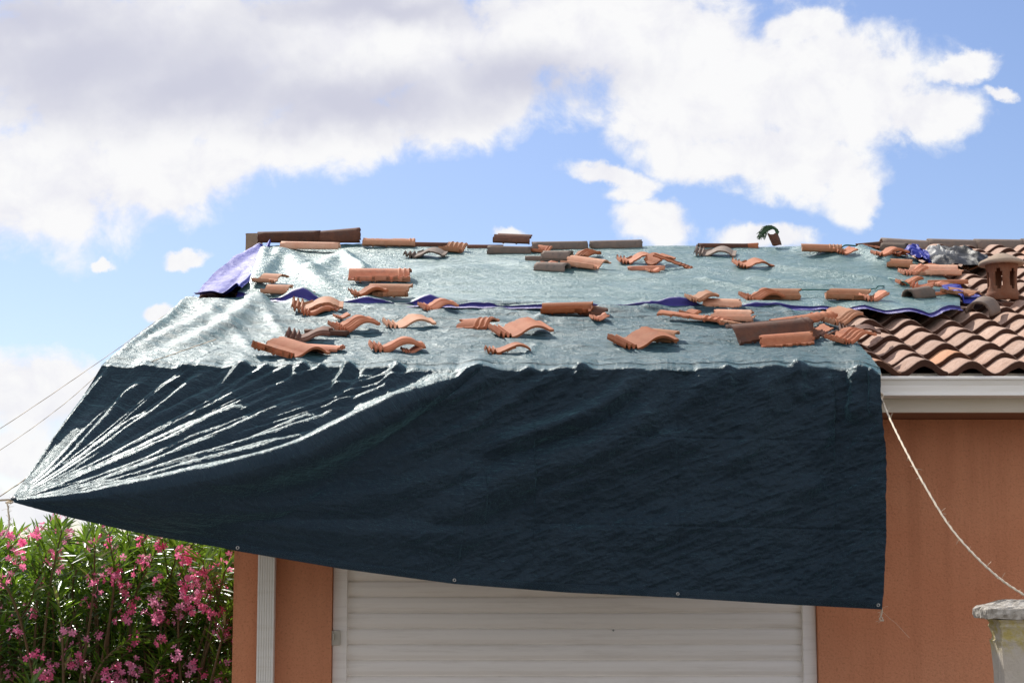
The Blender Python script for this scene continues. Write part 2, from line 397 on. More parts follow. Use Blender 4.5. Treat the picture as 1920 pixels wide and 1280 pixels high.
# ------------------------------------------------------------------ ground
me = pymesh('ground', [(-300, -60, 0), (300, -60, 0), (300, 900, 0), (-300, 900, 0)], [(0, 1, 2, 3)])
tag(link('ground', me, None, 'ground'), None, None, None, 'structure')

# ------------------------------------------------------------------ house
house = thing('house', 'single-storey orange stucco house with clay tiled roof and white roller garage door', 'house', (0, YW, 0))
def hp(name, bm, m, smooth=False, parent=house):
    o = bm_obj(name, bm, m, parent, smooth)
    o.matrix_parent_inverse = Matrix.Translation((0, -YW, 0)) if parent is house else Matrix()
    return o
wx = lambda px, Y=YW, py=1150: float(on_Y(px, py, Y)[0])
XWL = wx(437); XVERGE = float(on_roof(185, 690)[0]); XR = 6.0
XD0, XD1 = wx(622), wx(1533)
ZT = 2.245; ZD = 2.12
bm = bmesh.new()                                   # front wall with the garage opening
add_box(bm, XWL, XD0, YW, YW+0.2, 0, ZT); add_box(bm, XD1, XR, YW, YW+0.2, 0, ZT); add_box(bm, XD0, XD1, YW, YW+0.2, ZD, ZT)
bmesh.ops.remove_doubles(bm, verts=bm.verts, dist=1e-5)
hp('wall', bm, 'stucco')
bm = bmesh.new()                                   # side gable wall and back wall
YR = YE+RUN; YB = YE+2*RUN-0.47
gz = lambda y: ZE-0.12+SL*((y if y < YR else 2*YR-y)-YE)
for x0, x1 in ((XWL, XWL+0.2), (XR-0.2, XR)):
    a = [bm.verts.new((x0, y, z)) for y, z in ((YW+0.2, 0), (YB, 0), (YB, gz(YB)), (YR, gz(YR)), (YW+0.2, gz(YW+0.2)))]
    b = [bm.verts.new((x1, v.co.y, v.co.z)) for v in a]
    bm.faces.new(a); bm.faces.new(b[::-1])
    for i in range(5): bm.faces.new((a[i], a[(i+1) % 5], b[(i+1) % 5], b[i]))
add_box(bm, XWL+0.2, XR-0.2, YB-0.2, YB, 0, gz(YB)-0.02)
hp('gable_wall', bm, 'stucco')
bm = bmesh.new()                                   # soffit board
add_box(bm, XVERGE+0.05, XR+0.3, 8.10, YW+0.6, ZT+0.002, ZT+0.02)
hp('soffit', bm, 'soffit')
# fascia + gutter
zf0 = ZC + 8.08*math.tan(TH+math.atan((640-773)/F))
zg_top = ZC + 7.93*math.tan(TH+math.atan((640-705)/F)); zg_bot = ZC + 7.93*math.tan(TH+math.atan((640-742)/F))
bm = bmesh.new(); add_box(bm, XVERGE+0.05, XR+0.3, 8.08, 8.10, zf0, zg_top+0.03, 0.003); hp('fascia', bm, 'fascia')
g = zg_top; hgt = zg_top-zg_bot
prof = [(7.930, g), (7.924, g-.004), (7.924, g-.014), (7.931, g-.018), (7.935, g-.020), (7.942, g-hgt*.45), (7.940, g-hgt*.80), (7.932, g-hgt*.90), (7.931, g-hgt*.97),
        (7.937, g-hgt), (8.07, g-hgt), (8.079, g-hgt+.01), (8.079, g-.004), (8.073, g-.004), (8.073, g-hgt+.014), (7.945, g-hgt+.008), (7.948, g-hgt*.5), (7.940, g-.016), (7.936, g)]
bm = bmesh.new(); extrude_x(bm, prof, XVERGE+0.02, XR+0.3); hp('gutter', bm, 'pvc')
# downpipe, fluted
bm = bmesh.new(); xa, xb = wx(482, 8.39), wx(514, 8.39); prof = []
n = 7; wv_ = (xb-xa)/n
for i in range(n): prof += [(xa+i*wv_+.001, 8.392), (xa+(i+.18)*wv_, 8.388), (xa+(i+.82)*wv_, 8.388), (xa+(i+1)*wv_-.001, 8.392)]
prof += [(xb, 8.395), (xb, 8.44), (xb-.006, 8.446), (xa+.006, 8.446), (xa, 8.44), (xa, 8.395)]
a = [bm.verts.new((x, y, 0.02)) for x, y in prof]; b = [bm.verts.new((x, y, 2.15)) for x, y in prof]
for i in range(len(prof)): j = (i+1) % len(prof); bm.faces.new((a[i], a[j], b[j], b[i]))
bm.faces.new(a); bm.faces.new(b)
pipe = hp('downpipe', bm, 'pvc')
bm = bmesh.new(); add_box(bm, xa-.006, xb+.006, 8.382, YW-.002, 0.62, 0.66, 0.002); o = bm_obj('pipe_bracket', bm, 'pvc', pipe)
# garage door
bm = bmesh.new(); YD = YW+0.07
XS0, XS1 = wx(652, YD), wx(1502, YD); prof = []
pitch = 28.9/ (F/YD); z = 0.02; top = ZD
zref = ZC + YD*math.tan(TH+math.atan((640-1117)/F))
z = zref - math.floor((zref-0.02)/pitch)*pitch
while z < top-pitch*0.5:
    for k, (fz, dy) in enumerate(((0.02, .010), (0.06, .001), (0.28, -.008), (0.58, -.011), (0.86, -.007), (0.93, -.001), (0.975, .010))):
        prof.append((YD+dy, z+fz*pitch))
    z += pitch
pf = prof + [(YD+.02, prof[-1][1]), (YD+.02, prof[0][1])]
extrude_x(bm, pf, XS0, XS1)
door = hp('garage_door', bm, 'shutter')
for xg0, xg1 in ((XD0+.002, XS0), (XS1, XD1-.002)):
    bm = bmesh.new(); add_box(bm, xg0, xg1-.0 if xg0 < 0 else xg1, YD-.035, YD+.03, 0.0, ZD-.002, 0.004); o = bm_obj('guide_rail', bm, 'shutter', door)
bm = bmesh.new(); lx = wx(630, YD-.04, 1195); lz = float(on_Y(630, 1195, YD-.04)[2]); add_box(bm, lx-.022, lx+.022, YD-.06, YD-.036, lz-.036, lz+.036, .004)
add_box(bm, lx-.014, lx-.006, YD-.075, YD-.06, lz-.01, lz+.022, .002)
o = bm_obj('latch', bm, 'latch', door)
bm = bmesh.new(); p = on_Y(1150, 1181, YD-.012); r = bmesh.ops.create_uvsphere(bm, u_segments=8, v_segments=6, radius=.005)
for v in r['verts']: v.co += Vector(p)
bm_obj('rivet', bm, 'metal', door)

# ------------------------------------------------------------------ tiled roof
PW, PR = 0.2215, 0.2345/COSR*1.0        # wave width, course length on the slope
def wave_prof(f):                        # f in 0..1 across one wave, crest near 0.45
    return 0.061*(0.5-0.5*np.cos(2*np.pi*np.clip(f, 0, 1)))**0.85
def roof_pt(x, s, h):                    # x, distance up the slope, height above the surface
    return (x, YE + s*COSR - h*SL*COSR, ZE - 0.055 + s*SL*COSR + h*COSR)
def build_roof():
    V = []; Fc = []; tint = []; edge = []
    ncol = int((XR+0.3-XVERGE)/PW)+1; nrow = 21
    NS = 12
    for side in (0, 1):
        for r in range(nrow):
            for c in range(ncol):
                if side == 1 and c % 1: continue
                dz = random.uniform(-.004, .006); ds = random.uniform(-.012, .010); ti = random.random(); dx = random.uniform(-.003, .003)
                s0 = r*PR+ds; s1 = min((r+1)*PR+0.03, RUN/COSR-.01)
                if r > 18 and XVERGE+c*PW < 2.9: continue
                base = len(V); fr = np.linspace(0.0, 1.0, NS+1)
                pr = wave_prof(fr)
                rough = [random.uniform(-.0012, .0012) for _ in fr]
                for (s, lift) in ((s0, 0.028), (s0+0.012, 0.030), (s0+(s1-s0)*0.5, 0.016), (s1, 0.0)):
                    for k in range(NS+1):
                        x = XVERGE+0.02+(c+fr[k])*PW+dx
                        p = roof_pt(x, s, pr[k]+lift+dz+(rough[k] if s == s0 else 0)); V.append(p)
                for k in range(NS+1):       # underside of the front lip
                    x = XVERGE+0.02+(c+fr[k])*PW+dx
                    V.append(roof_pt(x, s0+0.002, pr[k]+0.028-0.033+dz+rough[k]*2))
                for k in range(NS+1):
                    x = XVERGE+0.02+(c+fr[k])*PW+dx
                    V.append(roof_pt(x, s0+0.14, pr[k]+0.028-0.036+dz))
                w = NS+1
                for j in range(3):
                    for k in range(NS):
                        a = base+j*w+k; Fc.append((a, a+1, a+w+1, a+w)); tint.append(ti); edge.append(0.0)
                for k in range(NS):
                    a = base+4*w+k; Fc.append((a, a+1, base+k+1, base+k)); tint.append(ti); edge.append(0.95)
                    Fc.append((a+w, a+w+1, a+1, a)); tint.append(ti); edge.append(0.95)
        if side == 0: nfront = len(V)
    V = np.array(V)
    V[nfront:, 1] = 2*YR - V[nfront:, 1]
    me = pymesh('roof', V, Fc)
    for nm, arr in (('tint', tint), ('edge', edge)):
        at = me.attributes.new(nm, 'FLOAT', 'FACE'); at.data.foreach_set('value', arr)
    me.polygons.foreach_set('use_smooth', [e < .5 for e in edge])
    return me
roof = link('roof', build_roof(), house, 'roof'); roof.matrix_parent_inverse = Matrix.Translation((0, -YW, 0))
bm = bmesh.new()                         # the boards under the tiles
zz = ZE-0.075
for sgn in (0, 1):
    ys = [(YE+.10, zz+SL*.10-.012), (YR, zz+SL*RUN-.012), (YR, zz+SL*RUN-.05), (YE+.10, zz+SL*.1-.05)]
    if sgn: ys = [(2*YR-y, z) for y, z in ys]
    extrude_x(bm, ys, XVERGE+.03, XR+.3)
hp('roof_deck', bm, 'soffit')
# ridge capping at the right end and the mortar block at the gable
def half_round(L, r0, r1, th, seg=14, nl=10, arc=math.pi, jag=0.0):
    """half-round tile, axis along x, open side down; closed solid"""
    V = []; Fc = []
    for sf, off in ((0, 0), (1, -th)):
        for i in range(nl+1):
            r = r0+(r1-r0)*i/nl+off
            for k in range(seg+1):
                a = (math.pi-arc)/2+arc*k/seg
                jj = jag*(random.random()-.5) if i in (0, nl) else 0
                V.append((L*(i/nl-.5)+jj, -math.cos(a)*r, math.sin(a)*r))
    w = seg+1; n = (nl+1)*w
    for i in range(nl):
        for k in range(seg):
            a = i*w+k; Fc.append((a, a+1, a+w+1, a+w)); Fc.append((n+a, n+a+w, n+a+w+1, n+a+1))
    for k in range(seg): Fc.append((k, n+k, n+k+1, k+1)); a = nl*w+k; Fc.append((a, a+1, n+a+1, n+a))
    for i in range(nl):
        a = i*w; Fc.append((a, a+w, n+a+w, n+a)); a = i*w+seg; Fc.append((a, n+a, n+a+w, a+w))
    return V, Fc
for i in range(14):
    x = wx(1700, YR, 465)+i*0.36
    if x > XR+.2: break
    V, Fc = half_round(0.40, 0.10, 0.085, 0.014)
    me = pymesh('ridge_tile', V, Fc); o = link('ridge_tile', me, house, 'clay_grey', True)
    o.matrix_parent_inverse = Matrix.Translation((0, -YW, 0)); o.location = (x, YR, ZE+SL*RUN-0.045); o.rotation_euler = (0, R(random.uniform(-1.5, 1.5)), R(random.uniform(-2, 2)))
bm = bmesh.new(); p = on_Y(478, 452, YR)
add_box(bm, p[0]-.065, p[0]+.05, YR-.08, YR+.08, p[2]-.10, p[2]+.045, .012)
for v in bm.verts: v.co += Vector([random.uniform(-.006, .006) for _ in range(3)])
hp('mortar_block', bm, 'mortar', True)

# terracotta vent pot (lathe with slots)
def vent(px, py, label_only=False):
    base = on_roof(px, py, 0.02); cx, cy, cz = base
    cx, cy, cz = float(cx), float(cy), float(cz)
    V = []; Fc = []; seg = 48
    prof = [(.100, -.03), (.104, -.01), (.102, .012), (.092, .022), (.087, .05), (.086, .10), (.090, .15), (.098, .20)]
    th = .012
    # body as outer and inner shells with oval openings
    nz = 24; zs = [prof[0][1]+(prof[-1][1]-prof[0][1])*i/nz for i in range(nz+1)]
    rad = np.interp(zs, [p[1] for p in prof], [p[0] for p in prof])
    def hole(a, z):
        for k in range(6):
            c = k*math.pi/3+R(-90+30) ; d = (a-c+math.pi) % (2*math.pi)-math.pi
            if (d/0.26)**2+((z-.10)/.062)**2 < 1: return True
        return False
    cells = [[not hole((k+.5)*2*math.pi/seg, (zs[i]+zs[i+1])/2) for k in range(seg)] for i in range(nz)]
    for o in (0, -th):
        for i in range(nz+1):
            for k in range(seg): a = k*2*math.pi/seg; V.append((math.cos(a)*(rad[i]+o), math.sin(a)*(rad[i]+o), zs[i]))
    n = (nz+1)*seg; I = lambda i, k, s=0: s*n+i*seg+k % seg
    for i in range(nz):
        for k in range(seg):
            if not cells[i][k]: continue
            Fc.append((I(i, k), I(i, k+1), I(i+1, k+1), I(i+1, k))); Fc.append((I(i, k, 1), I(i+1, k, 1), I(i+1, k+1, 1), I(i, k+1, 1)))
            if i == 0 or not cells[i-1][k]: Fc.append((I(i, k), I(i, k, 1), I(i, k+1, 1), I(i, k+1)))
            if i == nz-1 or not cells[i+1][k]: Fc.append((I(i+1, k), I(i+1, k+1), I(i+1, k+1, 1), I(i+1, k, 1)))
            if not cells[i][(k-1) % seg]: Fc.append((I(i, k), I(i+1, k), I(i+1, k, 1), I(i, k, 1)))
            if not cells[i][(k+1) % seg]: Fc.append((I(i, k+1), I(i, k+1, 1), I(i+1, k+1, 1), I(i+1, k+1)))
    return V, Fc, (cx, cy, cz)
def lathe(prof, seg=40):
    V = []; Fc = []
    for r, z in prof:
        for k in range(seg): a = 2*math.pi*k/seg; V.append((r*math.cos(a), r*math.sin(a), z))
    for i in range(len(prof)-1):
        for k in range(seg): Fc.append((i*seg+k, i*seg+(k+1) % seg, (i+1)*seg+(k+1) % seg, (i+1)*seg+k))
    return V, Fc
V, Fc, c = vent(1880, 556)
m_ = pymesh('vent_pot', V, Fc); pot = link('vent_pot', m_, house, 'clay_dark' if 0 else 'clay_pot' if 'clay_pot' in M else 'clay', True)
pot.matrix_parent_inverse = Matrix.Translation((0, -YW, 0)); pot.location = c
M['clay_pot'] = terracotta('terracotta_pot', (0.27, 0.105, 0.055), (0.33, 0.16, 0.095), (0.12, 0.07, 0.045), 0.9, 0.9)
pot.data.materials[0] = M['clay_pot']
V, Fc = lathe([(.001, .262), (.02, .262), (.035, .258), (.05, .252), (.09, .232), (.125, .215), (.134, .206), (.136, .196), (.130, .190), (.09, .192), (.001, .195)])
V = [(x+random.uniform(-.0015, .0015), y+random.uniform(-.0015, .0015), z+random.uniform(-.001, .001)) for x, y, z in V]
link('pot_cap', pymesh('pot_cap', V, Fc), pot, 'clay_grey2' if 0 else 'clay_pale', True).data.materials[0] = M['mortar']
bm = bmesh.new(); add_box(bm, -.12, .12, -.13, .12, -.10, -.018, .02); o = bm_obj('pot_base', bm, 'clay_dark', pot); o.rotation_euler = (math.atan(SL), 0, 0)

# ------------------------------------------------------------------ lower tarp: roof part + hanging part
GU, GR, GH = 900, 240, 420
u = np.linspace(0, 1, GU)
TOPX = np.interp(u, [0, 1], [352, 1532]); EAX = np.interp(u, [0, 1], [196, 1650])
TOPY = poly_at([(352, 563), (375, 568), (420, 558), (490, 560), (560, 566), (700, 567), (900, 570), (1100, 570), (1300, 570), (1532, 570)], TOPX)
EAY = poly_at([(196, 686), (300, 683), (600, 683), (900, 685), (1300, 685), (1560, 682), (1650, 692)], EAX)
ew = fbm(EAX/62.0, EAX*0+4.2, 2); ew2 = np.abs(np.sin(np.pi*(EAX-1650)/88.0))**1.3
w_ = np.linspace(0, 1, GR)
RX = TOPX[:, None]*(1-w_)+EAX[:, None]*w_; RY = TOPY[:, None]*(1-w_)+EAY[:, None]*w_
Pr = on_roof(RX, RY, 0.045)
# extend the sheet a bit under the upper tarp and reshape: t = distance up the roof
X = Pr[..., 0]; T = (Pr[..., 1]-YE)
H = 0.0*X
H += 0.014*(fbm(X*1.6, T*2.2, 3)-.5)*2
wav = fbm(X*1.0+5, T*5.5+2, 3); H += 0.014*np.clip((wav-.45)*4, -1, 1)*sstep(T, 0.25, 0.8)
H += 0.012*(ridged(X*2.4+T*2.0, T*9+3, 3)-.5)*sstep(T, .1, .5)
H += 0.006*(ridged(X*13+T*4, T*17+X*5, 3)-.5)+0.009*(ridged(X*4+T*5, T*15-X*2, 3)-.5)+0.004*(ridged(X*16-T*9, T*34, 3)-.5)
TL = T-T[:, -1:]; H += (0.017*(ew2*np.clip(ew*1.8-.35, 0, 1.2))[:, None]-.004)*np.exp(-(TL/0.16)**2)
# explicit drapes (pixel chart)
def rf(pts, A, w, **k):
    global H
    H += fold(RX, RY*3.2, [(a, b*3.2) for a, b in pts], A*.42, w*.7, **k)
rf([(350, 562), (400, 590), (455, 640), (480, 672)], 0.03, 22)
rf([(492, 538), (470, 575), (420, 620), (300, 668)], 0.085, 34)
rf([(492, 538), (540, 562), (600, 592), (660, 612)], 0.065, 20)
rf([(430, 560), (380, 600), (300, 640), (220, 676)], 0.05, 24)
rf([(492, 545), (500, 590), (540, 640)], 0.03, 18)
rf([(355, 560), (300, 612), (205, 682)], 0.05, 14)
rf([(620, 582), (700, 580), (800, 588), (870, 596)], 0.035, 20)
rf([(700, 592), (760, 600), (850, 590), (900, 578)], 0.035, 16)
rf([(860, 575), (960, 585), (1060, 605), (1200, 600)], 0.03, 18)
rf([(900, 600), (980, 615), (1040, 590), (1120, 585)], 0.04, 18)
rf([(1100, 580), (1180, 588), (1260, 580)], 0.04, 16)
rf([(1000, 640), (1150, 660), (1300, 645), (1400, 650)], 0.025, 20)
rf([(640, 660), (760, 640), (860, 650), (960, 640)], 0.02, 18)
rf([(1530, 600), (1560, 630), (1600, 660), (1640, 690)], 0.03, 26)
rf([(1380, 575), (1450, 580), (1500, 600)], 0.035, 14)
rf([(980, 680), (1000, 655), (1010, 640)], 0.02, 14)
H = H + 0.005
Pr = Pr + H[..., None]*np.array([0, 0, 1.0])
# hanging part
v = np.linspace(0, 1, GH)[1:]
BX = np.interp(u, [0, .22, .5, .75, 1], [20, 420, 850, 1270, 1655]); 
BY = poly_at([(20, 940), (150, 972), (300, 1003), (445, 1033), (640, 1066), (850, 1094), (1060, 1110), (1270, 1120), (1450, 1131), (1655, 1142)], BX)
HX = EAX[:, None]*(1-v)+BX[:, None]*v; HY = EAY[:, None]*(1-v)+BY[:, None]*v
HX += (6*np.sin(np.pi*v)+8*v*(1-v)*3)*(u[:, None]**12)      # right edge bows out a little
EY = Pr[:, -1, :]
Yt = EY[:, 1][:, None]-0.10*sstep(v, 0, 0.035)
Ybot = np.interp(u, [0, .12, .3, .6, 1], [7.25, 7.38, 7.58, 7.76, 7.83])
XF = [20, 150, 280, 401, 510, 575, 636, 700, 760, 819, 877, 905, 960, 1660]; YF = [941, 934, 918, 896, 868, 845, 815, 783, 755, 729, 704, 692, 686, 686]
yf = np.interp(HX, XF, YF); ytop = EAY[:, None]+0*HX
fwd = np.interp(HX, [20, 100, 300, 600, 780, 905, 1000, 1660], [1.0, .96, .76, .45, .23, .09, .025, .0])
q_ = np.clip((HY-ytop)/np.maximum(yf-ytop, 4), 0, 3)
soft = np.where(q_ < 1, .95*q_**1.35-.03*q_**8, .92+.0*q_)
soft = soft*(1-.22*sstep(q_, 1.0, 1.6))
HYY = Yt - fwd*soft*sstep(v[None, :]+0*HX, 0, .02) - .02*v[None, :]
Ph = on_Y(HX, HY, HYY)
# make the first rows start exactly on the eave row
epx, epy = to_px(EY); dxy = np.stack([epx-EAX, epy-EAY], -1)
k = np.exp(-(v/0.10)**2)
HX2 = HX+dxy[:, None, 0]*k; HY2 = HY+dxy[:, None, 1]*k
Ph = on_Y(HX2, HY2, HYY)
Nh = flip_to(normals(Ph), np.array([0, -1.0, .3]))
C0 = (18, 941)
D = 0*HX
FAN = [([(219, 680), (175, 735), (120, 800), (66, 877), (18, 939)], .018, 10), ([(292, 690), (270, 720), (237, 746), (205, 780), (160, 828), (100, 885), (20, 939)], .022, 11),
       ([(416, 680), (383, 709), (346, 735), (313, 764), (284, 786), (235, 815), (180, 852), (100, 900), (20, 940)], .024, 11),
       ([(330, 770), (284, 782), (233, 804), (182, 840), (135, 873), (73, 910), (20, 939)], .020, 10), ([(430, 720), (394, 738), (328, 775), (273, 800), (219, 832), (150, 877), (80, 915), (20, 940)], .020, 10),
       ([(520, 730), (485, 753), (437, 778), (386, 797), (328, 830), (255, 859), (164, 894), (73, 927), (20, 940)], .024, 11), ([(540, 745), (499, 770), (437, 802), (365, 828), (292, 861), (204, 892), (110, 923), (20, 940)], .018, 9),
       ([(600, 730), (580, 742), (529, 768), (474, 797), (419, 822), (357, 846), (292, 876), (219, 900), (109, 932), (20, 941)], .026, 11), ([(670, 750), (645, 760), (583, 786), (510, 818), (419, 857), (328, 884), (219, 910), (109, 934), (20, 941)], .022, 10),
       ([(620, 805), (569, 822), (474, 850), (383, 876), (290, 900), (160, 925), (20, 941)], .040, 10),
       ([(560, 838), (470, 868), (380, 888), (280, 908), (150, 929), (20, 941)], .036, 8), ([(650, 790), (560, 828), (470, 856), (360, 884), (250, 908), (120, 931), (20, 941)], .032, 10),
       ([(700, 745), (640, 775), (560, 808), (470, 838), (400, 858), (280, 893), (150, 922), (20, 941)], .034, 10), ([(480, 800), (420, 825), (330, 860), (240, 890), (130, 922), (20, 941)], .030, 9),
       ([(905, 676), (877, 704), (819, 729), (760, 755), (700, 783), (636, 815), (575, 845), (510, 868), (401, 896), (280, 918), (150, 934), (20, 941)], .060, 24),
       ([(957, 682), (914, 712), (870, 733), (790, 766), (746, 784), (680, 815), (600, 846), (500, 880), (380, 908)], .016, 8),
       ([(880, 690), (840, 712), (780, 738), (720, 765), (650, 800), (560, 842)], .014, 7)]
frng = random.Random(11)
for i in range(26):
    fx0 = frng.uniform(250, 860); fy0 = 682 if frng.random() < .5 else 682+frng.uniform(20, 90)*(1-fx0/1000); k0 = frng.uniform(.15, .5)
    if fx0 > 700: k0 *= .4
    yl = np.interp(fx0*(1-k0)+20*k0, XF, YF)-12
    mx_ = fx0*(1-k0)+20*k0; my_ = min(fy0*(1-k0)+(940)*k0+frng.uniform(-15, 25), yl); mx2 = fx0*(1-k0*.5)+20*k0*.5; my2 = (fy0+my_)/2+frng.uniform(-4, 8)
    FAN.append(([(fx0, fy0), (mx2, my2), (mx_, my_), ((mx_+20)/2, (my_+940)/2+8), (20, 941)], frng.uniform(.010, .018), frng.uniform(5, 9)))
def smax(a, b, k=.004):
    h = np.clip(.5+.5*(a-b)/k, 0, 1); return b*(1-h)+a*h+k*h*(1-h)
FN = 0*HX
for pts, A, w in FAN: FN = smax(FN, fold(HX, HY, pts, (.055 if A > .05 else min(A*1.7, .042)), (26 if A > .05 else w*1.15), shrink=C0, asym=-.25))
D += FN
LOC = [([(365, 677), (350, 688), (335, 700)], .016, 9), ([(470, 678), (440, 705), (400, 745)], .014, 10), ([(515, 680), (490, 700), (430, 735)], .014, 9), ([(575, 682), (560, 700), (545, 722)], .018, 10),
       ([(610, 682), (590, 702), (556, 712)], .016, 8), ([(656, 680), (646, 705), (622, 742)], .022, 12), ([(742, 680), (740, 705), (716, 738)], .022, 12), ([(690, 690), (660, 740), (600, 790)], .012, 12),
       ([(800, 690), (760, 712), (700, 745), (640, 775)], .014, 12), ([(1081, 676), (1048, 700), (986, 733), (900, 785), (800, 835), (700, 870)], .026, 14),
       ([(1099, 682), (1085, 700), (1070, 716)], .016, 9), ([(1000, 684), (985, 700), (960, 715)], .012, 9), ([(1030, 690), (1010, 712), (960, 745)], .012, 9),
       ([(1192, 680), (1182, 712), (1154, 742), (1074, 786), (965, 820), (870, 855)], .030, 18), ([(1260, 690), (1227, 758), (1183, 800), (1092, 852), (965, 890), (855, 945), (760, 975)], .034, 34),
       ([(1300, 780), (1230, 830), (1147, 870), (1050, 920), (950, 965)], .022, 30), ([(1340, 690), (1300, 740), (1240, 790), (1160, 830)], .016, 24),
       ([(1360, 682), (1362, 710), (1355, 750), (1330, 800)], .018, 12), ([(1430, 690), (1425, 740), (1400, 820), (1350, 900)], .016, 26), ([(1490, 680), (1496, 705), (1492, 760)], .018, 12),
       ([(1545, 684), (1548, 720), (1545, 800), (1520, 880)], .016, 22), ([(1600, 690), (1606, 730), (1600, 800)], .016, 16), ([(1632, 690), (1636, 740), (1640, 790)], .02, 9),
       ([(800, 900), (700, 925), (560, 945), (350, 955), (150, 950)], .016, 26), ([(1000, 985), (860, 1000), (700, 1000), (520, 985), (300, 968)], .014, 24),
       ([(1000, 870), (860, 890), (700, 930), (560, 960), (420, 975)], .012, 22), ([(1450, 960), (1300, 985), (1100, 1000), (950, 1040)], .012, 26), ([(1560, 900), (1450, 930), (1380, 990)], .012, 24)]
LN = 0*HX
for pts, A, w in LOC: LN = smax(LN, fold(HX, HY, pts, A*(1.3 if w < 16 else 2.5), w*(.95 if w < 16 else 1.1), asym=-.2))
D += LN
# general small crinkle: flows along the pull towards the left corner, settling to level wrinkles at the right
ang = np.arctan2(941-HY, HX-18+1e-6); rr = np.hypot(HX-18, HY-941)
leftw = 1-sstep(HX, 500, 1000)
edge0 = sstep(v[None, :]*np.ones_like(HX), 0, .05)*sstep(1-v[None, :]*np.ones_like(HX), 0, .05)
D += leftw*0.011*np.clip(rr/500, .05, 1)*(ridged(ang*16+.3*np.log(rr+5), np.log(rr+5)*2.2, 3)-.5)
D += leftw*0.003*np.clip(rr/400, .03, 1)*(fbm(HX/9-HY/20, HY/14, 3)-.5)
dg = (HX+HY*0.9)/100.0; dn = (HX*0.75-HY*0.9)/100.0
D += (1-leftw)*edge0*0.060*(fbm((HX-HY)/150.0+3, (HY*0.85+HX*.5)/46.0, 4)-.5)
D += (1-leftw)*0.013*edge0*(ridged((HX-HY*.6)/60, (HY+HX*.35)/17, 3)-.5)
D += (0.0065-.004*leftw)*edge0*(ridged(HX/17-HY/30, HY/11+HX/30, 3)-.5)*(1-0.3*leftw)
D += (0.0035-.002*leftw)*edge0*(fbm(HX/7, HY/6, 3)-.5)
# packing creases
for xx in (862, 1270): D -= 0.004*np.exp(-((HX-xx-(HY-900)*.01)/2.4)**2)*sstep(HY, 720, 800)
for y0 in (820, 985): D -= 0.004*np.exp(-((HY-y0-(HX-1200)*.02)/2.2)**2)*sstep(HX, 900, 1100)
D *= sstep(v[None, :]*np.ones_like(HX), 0.0, 0.03)
Ph = Ph + D[..., None]*Nh
# stop the bottom hem: thicker double edge
ALL = np.concatenate([Pr, Ph], 1)
su = np.cumsum(np.concatenate([[0], np.linalg.norm(np.diff(ALL[:, GR-1], axis=0), axis=1)]))
uvU = np.repeat(su[:, None], ALL.shape[1], 1)
dvv = np.linalg.norm(np.diff(ALL[GU//2], axis=0), axis=1); sv = np.concatenate([[0], np.cumsum(dvv)])
uvV = np.repeat(sv[None, :], GU, 0)
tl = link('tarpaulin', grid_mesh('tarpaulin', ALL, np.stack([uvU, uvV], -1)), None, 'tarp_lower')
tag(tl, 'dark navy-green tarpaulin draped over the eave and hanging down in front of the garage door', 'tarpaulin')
# sewn hem along the bottom edge + eyelets
hem = ALL[:, -1].copy(); nrm = normals(ALL)[:, -1]; nrm = flip_to(nrm, np.array([0, -1., 0]))
up = ALL[:, -16]-hem; 
strip = np.stack([hem+nrm*.0035, hem+up*.5+nrm*.0035, hem+up+nrm*.0025, ALL[:, -17]+nrm*.0002], 1)
link('hem', grid_mesh('hem', strip, np.stack([np.repeat(su[:, None], 4, 1), np.repeat(np.array([[0, .03, .06, .062]]), GU, 0)], -1)), tl, 'tarp_lower')
def eyelet(px, idxv=-8, parent=None, r=.0075):
    i = int(np.argmin(np.abs(HX[:, -8]-px))); c = ALL[i, idxv]; nn = nrm[i]
    V, Fc = lathe([(.0035, .001), (.0035, .0025), (.0055, .0035), (r, .003), (r+.001, .0)], 20)
    me = pymesh('eyelet', V, Fc); o = link('eyelet', me, parent, 'metal', True)
    o.location = Vector(c)+Vector(nn)*.004; o.rotation_euler = Vector(nn).to_track_quat('Z', 'Y').to_euler(); return o
for px in (445, 851, 1270, 1648): eyelet(px, -8, tl)
o = eyelet(24, -6, tl, .012)

# ------------------------------------------------------------------ upper tarp
AU, AV = 900, 640
u = np.linspace(0, 1, AU); vv = np.linspace(0, 1, AV)
TX = np.interp(u, [0, 1], [496, 1690]); TY = poly_at([(496, 461), (700, 459), (1000, 462), (1310, 463), (1640, 464), (1690, 468)], TX)
BXa = np.interp(u, [0, 1], [446, 1800]); BYa = poly_at([(446, 552), (500, 558), (560, 563), (640, 568), (760, 570), (900, 573), (1050, 575), (1150, 576), (1300, 577), (1400, 577), (1530, 577), (1600, 579), (1700, 586), (1740, 590), (1800, 578)], BXa)
AX = TX[:, None]*(1-vv)+BXa[:, None]*vv; AY = TY[:, None]*(1-vv**.9)+BYa[:, None]*vv**.9
AX += 60*np.sin(np.pi*vv)*(u[:, None]**14)*0.6
Pa = on_roof(AX, AY, 0.058)
X = Pa[..., 0]; T = Pa[..., 1]-YE
H = 0.040*(fbm(X*.9+2, T*1.1, 3)-.5)+0.010*(ridged(X*1.2+T*1.5, T*5.5, 3)-.5)
left = 1-sstep(AX, 700, 980)
H += left*0.016*(ridged(X*2.5-T*1.5, T*2.4+X*.8, 3)-.5)+0.006*(ridged(X*9+T*3, T*15, 3)-.5)+0.004*left*(ridged(X*18-T*8, T*16+X*9, 3)-.5)+0.0018*(fbm(X*40, T*50, 2)-.5)
def af(pts, A, w, **k):
    global H
    H += fold(AX, AY*3.2, [(a, b*3.2) for a, b in pts], A, w, **k)
af([(498, 465), (490, 500), (470, 545)], .05, 16)
af([(520, 462), (560, 500), (600, 530), (650, 545)], .03, 22)
